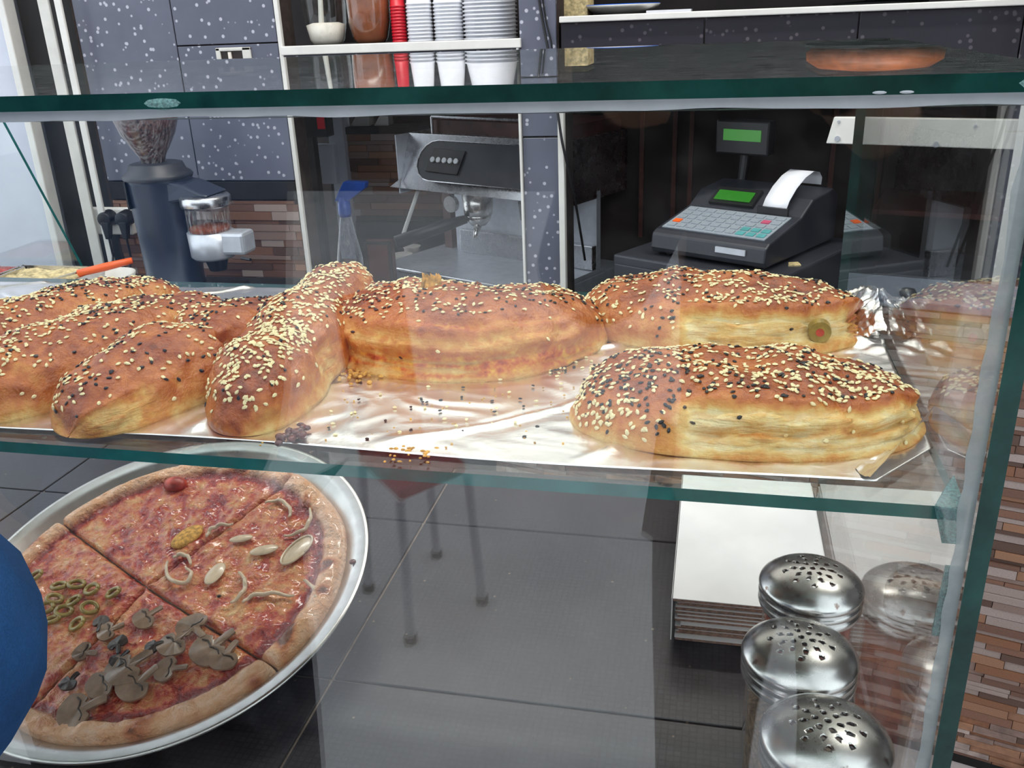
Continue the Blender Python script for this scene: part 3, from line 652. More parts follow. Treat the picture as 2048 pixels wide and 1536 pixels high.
aR = ang(552, 1335); aT = ang(572, 965); aL = ang(140, 1058); aB = ang(140, 1330)
PR = .1565; ZF = -.0155
def slice_(label, a0, a1, shift, seed, onion=False):
    while a1 < a0: a1 += 2*math.pi
    o = bpy.data.objects.new('pizza_slice', None); S.collection.objects.link(o); o.empty_display_size = .02; at_tray(o); tag(o, label, 'pizza slice', 'quarters of one pizza')
    NR, NA = 90, 110; am = (a0+a1)/2; vs = []; cols = []
    sh = Vector((math.cos(am), math.sin(am)))*shift
    for i in range(NR):
        for j in range(NA):
            s = j/(NA-1); a = lerp(a0, a1, s); rr = (i/(NR-1))**.85
            # limit of the rim measured from the tray centre so that the outline stays round
            d = Vector((math.cos(a), math.sin(a))); bq = PC.dot(d); R = -bq+math.sqrt(max(1e-6, bq*bq-PC.dot(PC)+PR*PR))
            R += .0035*noise.noise(Vector((a*3, seed, 0)))
            p = PC+sh+d*(rr*R); q = Vector((p.x*60, p.y*60, seed)); e = min(s, 1-s)*max(rr, .04)*R*1.5
            cr = sstep(.865+.03*noise.noise(Vector((a*7, seed, 3))), .90, rr)
            z = .0075+.0016*noise.noise(q)+.0013*noise.noise(q*2.4)+.0007*noise.noise(q*5)
            z += cr*(.0062+.002*noise.noise(q*.7))*math.sqrt(max(0, 1-((rr-.95)/.085)**2)) if rr > .865 else 0
            if rr > .95: z = min(z, .001+.0135*math.sqrt(max(0, 1-((rr-.95)/.05)**2)))
            z *= sstep(-.004, .0035, e)
            vs.append((p.x, p.y, ZF+max(z, .0012)))
            edge = sstep(.80, .88, rr)*(1-cr); cols.append((cr*.9, .9*edge+.25*(noise.noise(q*.35)+.2), sstep(.15, .6, noise.noise(q*.8)), 1))
    n = len(vs); m = MB(); fs = [(i*NA+j, (i+1)*NA+j, (i+1)*NA+j+1, i*NA+j+1) for i in range(NR-1) for j in range(NA-1)]
    loop = [j for j in range(NA)]+[i*NA+NA-1 for i in range(1, NR)]+[(NR-1)*NA+j for j in range(NA-2, -1, -1)]+[i*NA for i in range(NR-2, 0, -1)]
    low = []
    for k, i in enumerate(loop): v = vs[i]; low.append((v[0], v[1], ZF+.0002))
    m.add(vs+low, fs+[(loop[k], n+k, n+(k+1) % len(loop), loop[(k+1) % len(loop)]) for k in range(len(loop))]+[tuple(n+k for k in range(len(loop)))])
    b = m.build('base', M['pizza'], o, local=True, smooth=True)
    ca = b.data.color_attributes.new('bake', 'FLOAT_COLOR', 'POINT'); cols += [(.9, 0, .2, 1)]*len(low); ca.data.foreach_set('color', [c for k in cols for c in k])
    return o
s_plain = slice_('plain cheese pizza quarter with a browned bubble', aT, aL, .0008, 1)
s_on = slice_('pizza quarter topped with onion rings', aR, aT, .0012, 2)
s_ol = slice_('pizza quarter topped with sliced green olives', aL, aB, .0012, 3)
s_mu = slice_('pizza quarter topped with mushroom slices', aB, aR, .0022, 4)
PT = ZF+.0095
q = on_tray(375, 1075); MB().ell((q[0], q[1], PT-.001), .0105, .0165, .004, 18, 10, Matrix.Rotation(-.5, 3, 'Z')).build('browned_bubble', M['crumb'], s_plain, local=True, smooth=True)
q = on_tray(352, 972); MB().ell((q[0], q[1], PT), .012, .009, .007, 18, 10).build('browned_bubble', M['amber'], s_plain, local=True, smooth=True)
def arc(pxs, r, par, mat, name, flat=.5, n=18):
    P = [Vector((*on_tray(*q), PT+.0016)) for q in pxs]; pts = [catmull(P, k/n) for k in range(n+1)]
    for k, p in enumerate(pts): p.z += .001*math.sin(k*1.1)
    rs = [r*(.45+.55*math.sin(math.pi*(k+.6)/(n+1.2))) for k in range(n+1)]
    return MB().tube(pts, rs, 8).build(name, mat, par, local=True, smooth=True)
for L in ([(532, 1012), (560, 1006), (582, 1022), (580, 1040)], [(622, 1022), (622, 1045), (605, 1068), (570, 1078)], [(338, 1128), (336, 1152), (352, 1170), (378, 1168), (386, 1150), (374, 1142)],
          [(416, 1080), (422, 1066), (440, 1056), (468, 1054)], [(480, 1150), (492, 1165), (488, 1190), (464, 1212)], [(488, 1212), (505, 1198), (545, 1192), (590, 1198)], [(610, 1166), (628, 1180), (634, 1198), (632, 1212)],
          [(350, 1122), (360, 1115), (378, 1118), (384, 1135)]):
    arc(L, .0020, s_on, M['onion'], 'onion_ring')
for c, rx, ry, a in (((596, 1106), .0085, .0185, -.35), ((432, 1152), .0075, .013, -.1), ((484, 1082), .011, .0045, .3), ((530, 1105), .013, .006, .35)):
    q = on_tray(*c); MB().ell((q[0], q[1], PT+.0012), rx, ry, .0016, 20, 8, Matrix.Rotation(a, 3, 'Z')).build('onion_petal', M['onion'], s_on, local=True, smooth=True)
    if c[0] > 590:
        m = MB(); pts = [(q[0]+(rx*math.cos(t)*math.cos(a)-ry*math.sin(t)*math.sin(a)), q[1]+(rx*math.cos(t)*math.sin(a)+ry*math.sin(t)*math.cos(a)), PT+.0022) for t in [k*2*math.pi/28 for k in range(29)]]
        m.tube(pts, .0011, 6).build('onion_ring', M['onion'], s_on, local=True, smooth=True)
for i, (cx, cy) in enumerate(((122, 1178), (157, 1175), (187, 1185), (230, 1192), (113, 1204), (151, 1208), (108, 1246), (158, 1254), (75, 1158), (183, 1222), (96, 1222), (132, 1228), (70, 1275))):
    q = on_tray(cx, cy); R = .0064+.0006*rg.random(); tl = rg.uniform(-.4, .4); Mx = Matrix.Rotation(tl, 3, 'X') @ Matrix.Rotation(rg.uniform(-.4, .4), 3, 'Y')
    m = MB(); pts = [Vector((q[0], q[1], PT+.0024))+Mx @ Vector((R*math.cos(t), R*math.sin(t)*(.8+.2*rg.random()*0), 0)) for t in [k*2*math.pi/20 for k in range(21)]]
    m.tube(pts, .0019, 8).build('olive_ring', M['olive'], s_ol, local=True, smooth=True)
def mushroom(c, s, a, dark=False, bend=.0012):
    s *= .88
    out = [(-.2, -1), (.2, -1), (.24, -.2), (.55, -.28), (.95, .0), (1, .35), (.75, .75), (.3, .95), (-.3, .95), (-.75, .75), (-1, .35), (-.95, .0), (-.55, -.28), (-.24, -.2)]
    loop = [Vector((*p, 0)) for p in out]; loop = loop+loop[:1]; out = []
    for k in range(42): v = catmull(loop, k/42); out.append((v.x*(1+.12*noise.noise(Vector((k*.3, c[0], 1)))), v.y*1.15))
    m = MB(); q = on_tray(*c); ca, sa = math.cos(a), math.sin(a); n = len(out); vs = []
    def z(x, y): return bend*(1-abs(x))*.5+.0022*noise.noise(Vector((x*.9+c[0]*.37, y*.9, 1)))
    for lev in (0, 1):
        for x, y in out: vs.append((q[0]+s*(x*ca-y*sa), q[1]+s*(x*sa+y*ca), PT+.0018+z(x, y)+lev*.0018))
        vs.append((q[0], q[1], PT+.0018+z(0, 0)+lev*.0018))
    k = n+1; fs = [(n, (i+1) % n, i) for i in range(n)]+[(k+n, k+i, k+(i+1) % n) for i in range(n)]+[(i, (i+1) % n, k+(i+1) % n, k+i) for i in range(n)]
    o = m.add(vs, fs).build('mushroom_slice', M['mush_dark' if dark else 'mushroom'], s_mu, local=True, bevel=.0007)
    if not dark:
        g = MB(); g.tube([(q[0]+s*(x*ca-y*sa), q[1]+s*(x*sa+y*ca), PT+.0018+z(x, y)+.0016) for x, y in ((-.72, .12), (-.45, .0), (-.2, .04), (.0, .12), (.2, .04), (.45, .0), (.72, .12))], .0008, 6).build('gills', M['mush_dark'], o, local=True)
for c, s, a, d in (((300, 1240), .0125, 2.5, 0), ((392, 1262), .0150, 1.0, 0), ((225, 1268), .0110, 2.2, 0), ((355, 1290), .0150, 2.7, 0), ((430, 1300), .0190, 2.6, 0), ((262, 1340), .0190, 2.5, 0), ((280, 1372), .0170, 2.6, 0),
                   ((345, 1345), .0130, 1.8, 0), ((168, 1425), .0180, 2.2, 0), ((215, 1372), .0150, 2.4, 0), ((175, 1312), .0100, 1.6, 0), ((240, 1298), .0090, .6, 1), ((245, 1325), .0085, 2.8, 1), ((205, 1255), .0080, .3, 1), ((312, 1300), .0075, 2.2, 1), ((145, 1370), .0085, 2.9, 1), ((455, 1318), .0140, 2.9, 0)):
    mushroom(c, s, a, d)
q = on_tray(440, 1197); MB().ell((q[0], q[1], PT+.001), .002, .0015, .001, 8, 5).build('herb_flake', M['nigella'], s_on, local=True)
# ------------------------------------------------------------------ stack of white cardboard
rg = random.Random(12); zc = CZ; n = 15
for k in range(n):
    h = .0032; x0 = -.0165+rg.uniform(0, .006); y0 = .632+rg.uniform(0, .006)
    if k == n-1: x0, y0 = -.0185, .627
    x1 = x0+.126; y1 = .842+rg.uniform(0, .004); x1 = min(x1, XS0-.003)
    t = thing('pizza_card', ((x0+x1)/2, (y0+y1)/2, zc), 'topmost white cardboard sheet of the stack behind the shakers' if k == n-1 else 'brown-edged white cardboard sheet, %s up from the counter in the stack behind the shakers' % ['first', 'second', 'third', 'fourth', 'fifth', 'sixth', 'seventh', 'eighth', 'ninth', 'tenth', 'eleventh', 'twelfth', 'thirteenth', 'fourteenth'][k], 'cardboard', 'stacked cardboard sheets')
    MB().box(x0+.0004, x1-.0004, y0+.0004, y1-.0004, zc+.0002, zc+h-.0006).build('core', M['card_edge'], t)
    MB().box(x0, x1, y0, y1, zc+h-.0006, zc+h).build('liner', M['card'], t)
    if k == n-1: MB().box(x0-.0004, x0+.0006, y0, y1, zc-.038, zc+h).build('folded_flap', M['card'], t)
    zc += h
CARD_TOP = zc
# ------------------------------------------------------------------ shakers
def dome(r):
    R = .034; return .0165+.0135*math.sqrt(max(0, 1-(r/R)**2))-.0*r
lid_prof = [(0, dome(0))]+[(.0318*k/14, dome(.0318*k/14)) for k in range(1, 15)]+[(.0338, .0195), (.0348, .0178), (.0352, .0160), (.0345, .0142), (.0338, .0128), (.0348, .0112), (.0350, .0095), (.0342, .0080), (.0338, .0066), (.0347, .0050), (.0349, .0030), (.0342, .0012), (.0338, 0), (.0325, 0), (.0325, .0150)]
lid_prof += [(.0305*(14-k)/14, dome(.0318*(14-k)/14)-.0012) for k in range(0, 14)]+[(0, dome(0)-.0012)]
holes = []
for ring, cnt in ((0, 1), (.0065, 6), (.0125, 10), (.0185, 9)):
    for k in range(cnt): a = 2*math.pi*k/cnt+ring*90; holes.append((ring*math.cos(a), ring*math.sin(a)))
def make_lid(par):
    o = MB().lathe(lid_prof, 72, cap=False).build('lid', M['chrome'], local=True, smooth=True)
    b = bmesh.new(); b.from_mesh(o.data); bmesh.ops.remove_doubles(b, verts=b.verts, dist=1e-6); bmesh.ops.recalc_face_normals(b, faces=b.faces); b.to_mesh(o.data); b.free()
    h = MB()
    for x, y in holes: h.tube([(x, y, .010), (x, y, .045)], .00155, 12)
    ho = h.build('punch', M['black'], local=True)
    bm_ = o.modifiers.new('holes', 'BOOLEAN'); bm_.object = ho; bm_.operation = 'DIFFERENCE'; bm_.solver = 'EXACT'
    dg = bpy.context.evaluated_depsgraph_get(); dg.update(); me = bpy.data.meshes.new_from_object(o.evaluated_get(dg)); o.modifiers.clear(); o.data = me
    bpy.data.objects.remove(ho); o.parent = par; return o
def shaker(q, zl, label, spice, fill, tilt=(0, 0)):
    c = aZ(*q, zl); base = Vector((c.x, c.y, CZ)); hh = zl-CZ-.018
    t = thing('cheese_shaker', base, label, 'shaker', 'glass shakers in the display')
    rib = []; N = 96; prof = [(.0300, .0), (.0325, .0015), (.0332, .004), (.0325, .008), (.0318, .012), (.0310, .03), (.0310, hh-.012), (.0318, hh-.004), (.0320, hh)]
    m = MB(); vs = []; k = len(prof)
    for i in range(N):
        a = 2*math.pi*i/N
        for r, z in prof:
            w = 1-.016*(abs(math.sin(a*8)))*sstep(.012, .03, z)*sstep(hh-.004, hh-.02, z); vs.append((r*w*math.cos(a), r*w*math.sin(a), z+.0005))
    m.add(vs, [(i*k+j, ((i+1) % N)*k+j, ((i+1) % N)*k+j+1, i*k+j+1) for i in range(N) for j in range(k-1)]+[tuple(i*k for i in range(N))[::-1]])
    m.build('glass_jar', M['glass_jar'], t, local=True, smooth=True)
    MB().lathe([(.0005, .004), (.0285, .004), (.0292, .008), (.0288, fill*hh), (.012, fill*hh+.004), (.0005, fill*hh+.003)], 40, cap=False).build('spice', M[spice], t, local=True, smooth=True)
    l = make_lid(t) if not LID else LID[0].copy()
    if LID: S.collection.objects.link(l); l.parent = t
    else: LID.append(l)
    l.location = (0, 0, hh-.010); l.rotation_euler = (0, 0, rg.uniform(0, 6))
    return t
LID = []
shaker((1655, 1447), -.360, 'glass spice shaker with perforated dome lid standing nearest the front pane', 'spice_red', .72)
shaker((1602, 1279), -.360, 'glass shaker with grey-brown contents between the two other shakers', 'spice_brown', .70)
shaker((1625, 1141), -.360, 'glass spice shaker beside the white cardboard stack', 'spice_red', .80)
# ------------------------------------------------------------------ shelf goods
SHZ = -.042
def on_shelf(px, Y=2.19): return aY(px, 80, Y).x
x = on_shelf(655, 2.17)
t = thing('glass_jar', (x, 2.17, SHZ), 'glass jar of white spread with a spoon standing in it', 'jar')
jp = [(.034, 0), (.042, .012), (.050, .05), (.052, .10), (.050, .15), (.046, .16)]
MB().lathe(jp, 40, (x, 2.17, SHZ), cap=False).build('glass', M['glass_jar'], t, smooth=True)
MB().lathe([(.0005, .002), (.033, .002), (.040, .012), (.0465, .045), (.03, .05), (.0005, .042)], 32, (x, 2.17, SHZ), cap=False).build('spread', M['creamfood'], t, smooth=True)
MB().tube([(x-.008, 2.16, SHZ+.03), (x+.002, 2.165, SHZ+.20)], [.007, .004], 10).build('spoon', M['offwhite'], t)
x = on_shelf(742, 2.18)
t = thing('glass_jar', (x, 2.18, SHZ), 'glass jar of brown sauce beside the red cups', 'jar')
MB().lathe(jp, 40, (x, 2.18, SHZ), cap=False).build('glass', M['glass_jar'], t, smooth=True)
MB().lathe([(.0005, .002), (.033, .002), (.040, .012), (.0485, .05), (.0495, .14), (.0005, .14)], 32, (x, 2.18, SHZ), cap=False).build('sauce', M['sauce'], t, smooth=True)
cup_me = None
def cup_stack(px, Y, r, n, pitch, mat, label, grp, nm):
    x = on_shelf(px, Y); me = None; ORD = ['bottom', 'second', 'third', 'fourth', 'fifth', 'sixth', 'seventh', 'eighth', 'ninth', 'tenth', 'eleventh', 'twelfth']
    for k in range(n):
        if me is None:
            o = MB().lathe([(r, 0), (r*1.06, .001), (r*1.06, .004), (r*.99, .0045), (r*.80, .060), (.0005, .060), (.0005, .0597), (r*.792, .0597), (r*.982, .004)], 28, (x, Y, SHZ), cap=False).build(nm, mat, smooth=True); me = o
        else:
            c = o.copy(); S.collection.objects.link(c); c.location = o.location+Vector((0, 0, k*pitch)); tag(c, label % (ORD[k]+' from the shelf'), 'cup', grp); continue
        tag(o, label % 'bottom one on the shelf', 'cup', grp)
M['cupclear'] = plain('translucent_cup', (236, 238, 244), .22, 0, .03, 40, 0, alpha=.85)
cup_stack(800, 2.17, .017, 12, .007, M['red'], 'small red plastic cup in the stack beside the sauce jar, %s', 'stacked red cups', 'plastic_cup')
cup_stack(842, 2.17, .029, 11, .008, M['cupclear'], 'clear plastic cup in the stack next to the red cups, %s', 'stacked clear cups', 'plastic_cup')
cup_stack(900, 2.18, .034, 11, .008, M['cupclear'], 'clear plastic cup in the stack beside the wide bowls, %s', 'stacked clear cups', 'plastic_cup')
cup_stack(982, 2.19, .060, 11, .0085, M['cupclear'], 'wide clear plastic bowl in the stack by the pillar, %s', 'stacked clear bowls', 'plastic_bowl')
# plate and papers on the upper shelf
q = aY(1240, 16, 2.22)
t = thing('plate', (q.x, 2.24, -.001), 'shallow white dish on the upper shelf', 'plate'); MB().lathe([(.0005, .001), (.05, .001), (.085, .016), (.09, .022), (.087, .022), (.05, .005), (.0005, .005)], 40, (q.x, 2.24, -.001), cap=False).build('dish', M['offwhite'], t, smooth=True)
MB().lathe([(.083, .0185), (.0875, .0235), (.0895, .0215)], 40, (q.x, 2.24, -.001), cap=False).build('blue_rim', M['blue'], t, smooth=True)
q = aY(1150, 10, 2.2); tag(MB().box(q.x-.03, q.x+.03, 2.19, 2.30, -.001, .06).build('carton', M['salad'], bevel=.002), 'beige carton at the pillar end of the upper shelf', 'carton')
q = aY(1335, 30, 2.13); tag(MB().box(q.x-.045, q.x+.05, 2.12, 2.20, -.001, .006).build('paper_pad', M['paper']), 'flat white paper pad on the upper shelf', 'paper')
q = aY(1760, 0, 2.3)
t = thing('bread_stand', (q.x, 2.30, -.001), 'low dark stand under the round bread on the upper shelf', 'stand')
MB().lathe([(.0005, 0), (.10, 0), (.10, .006), (.03, .01), (.03, .030), (.15, .034), (.15, .040), (.0005, .040)], 40, (q.x, 2.30, -.001), cap=False).build('stand', M['blackm'], t)
t = thing('round_bread', (q.x, 2.30, .039), 'large round flat bread on the upper shelf, mirrored in the top glass', 'bread')
MB().lathe([(.0005, 0), (.13, 0), (.148, .012), (.146, .030), (.12, .046), (.06, .052), (.0005, .052)], 48, (q.x, 2.30, .039), cap=False).build('loaf', M['loaf'], t, smooth=True)
# cable on the pillar
pts = [aY(1072, -40, 2.09), aY(1085, 40, 2.09), aY(1098, 110, 2.085), aY(1112, 200, 2.08), aY(1122, 270, 2.075), aY(1130, 310, 2.08), aY(1150, 400, 2.12), aY(1170, 520, 2.2)]
tag(MB().tube([catmull(pts, k/40) for k in range(41)], .0032, 6).build('cable', M['black'], smooth=True), 'black cable hanging down the speckled pillar', 'cable')
pts = [aY(1080, -40, 2.095), aY(1092, 40, 2.095), aY(1104, 95, 2.093), aY(1108, 180, 2.094)]
tag(MB().tube([catmull(pts, k/20) for k in range(21)], .002, 6).build('cable', M['black'], smooth=True), 'thin second cable on the speckled pillar', 'cable')
# ventilation opening / old socket hole in the speckled wall
p0 = aY(432, 96, 2.1); p1 = aY(508, 140, 2.1)
t = thing('wall_box', ((p0.x+p1.x)/2, 2.1, p1.z), 'open electrical box set in a ragged hole of the speckled wall', 'electrical box')
x0, x1, z0, z1 = p0.x, p1.x, p1.z-.01, p0.z
MB().box(x0, x0+.012, 2.094, 2.1, z0, z1).box(x1-.022, x1, 2.094, 2.1, z0, z1).box(x0, x1, 2.094, 2.1, z1-.008, z1).box(x0, x1, 2.094, 2.1, z0, z0+.008).build('plaster_rim', M['offwhite'], t, bevel=.002)
MB().box(x0+.012, x1-.022, 2.0975, 2.1, z0+.008, z1-.008).build('cavity', M['brownd'], t)
MB().box(x0+.032, x0+.040, 2.094, 2.098, z0+.008, z1-.010).build('divider', M['creamfood'], t)
# socket with two plugs
p0 = aY(166, 416, 2.08); p1 = aY(268, 470, 2.08)
t = thing('wall_socket', ((p0.x+p1.x)/2, 2.1, p1.z), 'white double wall socket behind the grinder', 'socket')
MB().box(p0.x, p1.x, 2.078, 2.1, p1.z, p0.z).build('plate', M['white'], t, bevel=.004)
for px in (222, 257):
    q = aY(px, 440, 2.075); t2 = thing('power_plug', (q.x, 2.06, q.z-.03), 'round black power plug in the white wall socket, %s' % ('beside the white pipe' if px < 240 else 'half hidden by the grinder'), 'plug', 'plugs in the wall socket')
    MB().tube([(q.x, 2.078, q.z+.008), (q.x, 2.045, q.z+.006)], [.021, .019], 20).build('head', M['black'], t2, smooth=True, bevel=.002)
    MB().hexa([(q.x-.006, 2.045, q.z-.045), (q.x+.006, 2.045, q.z-.045), (q.x+.006, 2.06, q.z-.045), (q.x-.006, 2.06, q.z-.045)], [(q.x-.012, 2.045, q.z), (q.x+.012, 2.045, q.z), (q.x+.012, 2.065, q.z), (q.x-.012, 2.065, q.z)]).build('grip', M['black'], t2, bevel=.002)
    MB().tube([(q.x, 2.052, q.z-.04), (q.x+.003, 2.05, q.z-.09), (q.x-.002, 2.03, -.60)], .003, 6).build('cord', M['black'], t2)
# ------------------------------------------------------------------ coffee grinder
GY = 1.93
def G2(px, py): return aY(px, py, GY)
c = G2(345, 560); bx = c.x+.012; gt = G2(320, 345).z; gb = -.60
t = thing('coffee_grinder', (bx, GY, gb), 'blue-black coffee grinder with bean hopper and dosing chamber', 'grinder')
zs = [(gb, .080), (gb+.02, .080), (gb+.03, .068), (lerp(gb, gt, .5), .070), (gt-.06, .074), (gt-.02, .076), (gt-.005, .080), (gt, .070)]
m = MB()
m.lathe([(.0005, gb)]+[(r, z) for z, r in zs]+[(.0005, gt)], 40, (bx, GY, 0), 1, .95, cap=False)
m.build('body', M['grinder'], t, smooth=True)
MB().lathe([(.078, gt-.012), (.080, gt-.006), (.076, gt), (.066, gt+.006), (.060, gt+.022), (.052, gt+.024), (.0005, gt+.024)], 40, (bx, GY, 0), cap=False).build('collar', M['charcoal'], t, smooth=True)
MB().box(bx-.050, bx-.046, GY-.066, GY-.05, gt-.075, gt-.012).build('slot', M['black'], t)
hop = MB().lathe([(.028, gt+.020), (.030, gt+.035), (.062, gt+.09), (.080, gt+.15), (.084, gt+.19), (.080, gt+.22)], 40, (bx-.005, GY, 0), cap=False).build('hopper', M['plastic_clear'], t, smooth=True)
MB().lathe([(.0005, gt+.022), (.026, gt+.022), (.029, gt+.036), (.059, gt+.088), (.072, gt+.125), (.06, gt+.135), (.0005, gt+.132)], 40, (bx-.005, GY, 0), cap=False).build('beans', M['bean'], hop, smooth=True)
dx = G2(428, 450).x; zt = G2(428, 395).z; zm = G2(428, 455).z; zb = G2(428, 510).z
MB().hexa([(bx+.02, GY-.05, zt-.01), (dx+.03, GY-.06, zt+.012), (dx+.03, GY+.04, zt+.012), (bx+.02, GY+.05, zt-.01)], [(bx+.02, GY-.05, gt-.01), (bx+.09, GY-.05, gt-.02), (bx+.09, GY+.04, gt-.02), (bx+.02, GY+.05, gt-.01)]).build('spout', M['grinder'], t, bevel=.006)
MB().lathe([(.0005, zt-.016), (.056, zt-.016), (.058, zt-.012), (.058, zt+.006), (.054, zt+.010), (.0005, zt+.010)], 36, (dx, GY-.02, 0), cap=False).build('chamber_lid', M['steel'], t, smooth=True)
MB().lathe([(.050, zm-.002), (.050, zt-.016)], 36, (dx, GY-.02, 0), cap=False).build('chamber', M['plastic_clear'], t, smooth=True)
MB().lathe([(.0005, zm-.002), (.046, zm-.002), (.046, zm+.008), (.0005, zm+.016)], 30, (dx, GY-.02, 0), cap=False).build('grounds', M['grounds'], t, smooth=True)
MB().lathe([(.0005, zb), (.046, zb), (.052, zb+.006), (.054, zm-.004), (.0005, zm-.002)], 36, (dx, GY-.02, 0), cap=False).build('dose_body', M['steel_flat'], t, smooth=True)
MB().box(dx, dx+.098, GY-.050, GY+.01, zb+.012, zm-.002).build('dose_arm', M['steel_flat'], t, bevel=.008)
MB().tube([(dx+.09, GY-.055, zb+.008), (dx+.115, GY-.06, zb+.006)], .004, 8).build('lever', M['black'], t)
MB().tube([(dx+.005, GY-.02, zb), (dx+.005, GY-.02, zb-.03)], [.028, .020], 20).build('outlet', M['black'], t)
MB().hexa([(bx+.06, GY-.06, gb), (dx+.05, GY-.06, gb), (dx+.05, GY+.05, gb), (bx+.06, GY+.05, gb)], [(bx+.06, GY-.055, gb+.03), (dx+.045, GY-.055, gb+.026), (dx+.045, GY+.045, gb+.026), (bx+.06, GY+.045, gb+.03)]).build('foot_tray', M['black'], t, bevel=.004)
# stone-look board leaning behind the grinder arm
# ------------------------------------------------------------------ coffee machine (turned)
EY = 2.50; c = aY(790, 375, EY); EA = math.radians(-25)
t = thing('coffee_machine', (c.x, EY, -.75), 'steel espresso machine with a dark button panel and drip tray', 'coffee machine', rotz=EA)
z0 = -.75
def ez(px, py): return aY(px, py, EY).z-z0
zp = ez(790, 375); zq = zp+.145; zt = ez(795, 522)
# front panel: sloping steel face
LW = .56
face = MB().prism([(-.0, zp), (.02, zp-.006), (.075, zq), (.36, zq+.0), (.36, zp-.02), (.08, zp-.02)], .0, LW, 'x'); face.build('head_panel', M['steel'], t, local=True, bevel=.004)
def fp(x, s, d=.0): return (x, .0+.075*s+.002-d*.89, zp+(zq-zp)*s+d*.45)   # point on the sloping face
m = MB(); out = []
for k in range(9): a = math.pi/2+math.pi*k/8; out.append((.125+.052*math.cos(a)*1.15, .52+.36*math.sin(a)))
out += [(LW-.05, .16), (LW-.015, .34), (LW-.015, .88)]
n = len(out); m.add([fp(x, s, .002) for x, s in out]+[fp(x, s, .006) for x, s in out], [tuple(range(n)), tuple(range(n, 2*n))]+[(i, (i+1) % n, n+(i+1) % n, n+i) for i in range(n)])
m.build('dark_inset', M['charcoal'], t, local=True)
rim = [fp(x, s, .006) for x, s in out]; MB().tube(rim+[rim[0]], .0022, 6).build('inset_trim', M['steel'], t, local=True)
pad = MB(); o4 = [(.105, .32), (.225, .30), (.235, .72), (.115, .74)]; pad.add([fp(x, s, .006) for x, s in o4]+[fp(x, s, .011) for x, s in o4], [(0, 1, 2, 3), (4, 5, 6, 7)]+[(i, (i+1) % 4, 4+(i+1) % 4, 4+i) for i in range(4)])
pd = pad.build('button_pad', M['black'], t, local=True, bevel=.002)
for k in range(5):
    b = fp(.126+k*.0215, .53, .011); e = fp(.126+k*.0215, .53, .015); MB().tube([b, e], .0078, 14).build('button', M['light'], pd, local=True)
MB().box(-.004, .0, .02, .36, zp-.02, zq).build('side_cheek', M['steel_flat'], t, local=True)
MB().tube([(.07, .10, zq+.045), (LW-.03, .10, zq+.045)], .004, 8).build('cup_rail', M['steel'], t, local=True)
for x in (.07, LW-.05): MB().tube([(x, .10, zq-.003), (x, .10, zq+.045)], .004, 8).build('rail_post', M['steel'], t, local=True)
MB().box(.06, LW-.02, .11, .36, zq, zq+.035).build('cup_tray', M['wood'], t, local=True)
MB().box(.05, LW, .20, .22, zt, zp).build('back_splash', M['steel_flat'], t, local=True)
MB().box(.08, LW, .18, .20, zt, zt+.07).build('splash_guard', M['steel'], t, local=True, bevel=.003)
MB().box(.0, .03, .20, .36, zt-.02, zp).build('side_post', M['wood'], t, local=True)
MB().box(-.03, LW, -.06, .24, zt-.012, zt).build('drip_grid', M['steel_flat'], t, local=True)
MB().tube([(-.03, -.062, zt-.006), (LW, -.062, zt-.006)], .007, 10).build('tray_lip', M['steel'], t, local=True)
MB().box(-.02, LW, -.05, .36, 0.02, zt-.014).build('base', M['steel_flat'], t, local=True, bevel=.004)
for x in (.02, LW-.04):
    for y in (-.01, .32): MB().tube([(x, y, 0), (x, y, .03)], .016, 12).build('foot', M['black'], t, local=True)
gx = .225
MB().lathe([(.0005, 0), (.040, 0), (.042, .02), (.045, .06), (.0005, .06)], 28, (gx, .10, zp-.075), cap=False).build('group_head', M['chrome'], t, local=True, smooth=True)
pf = MB().lathe([(.0005, -.03), (.022, -.03), (.036, -.012), (.038, .004), (.0005, .004)], 28, (gx, .10, zp-.075), cap=False).build('portafilter', M['chrome'], t, local=True, smooth=True)
MB().tube([(gx-.02, .07, zp-.085), (gx-.06, .02, zp-.098), (gx-.15, -.09, zp-.135)], [.012, .018, .020], 12).build('handle', M['black'], pf, local=True, smooth=True)
MB().tube([(gx, .10, zp-.10), (gx+.004, .08, zp-.125), (gx+.008, .07, zp-.14)], [.012, .008, .006], 10).build('spout', M['chrome'], pf, local=True, smooth=True)
MB().lathe([(.0005, 0), (.040, 0), (.045, .05), (.0005, .05)], 28, (gx+.2, .10, zp-.07), cap=False).build('group_head', M['black'], t, local=True, smooth=True)
MB().tube([(.045, .05, zp-.01), (.04, .03, zp-.05), (.015, -.0, zp-.14), (.012, -.002, zp-.15)], [.006, .006, .006, .008], 10).build('steam_wand', M['white'], t, local=True, smooth=True)
MB().tube([(.105, .13, zp-.06), (.105, .115, zp-.06)], .024, 20).build('pressure_gauge', M['chrome'], t, local=True)
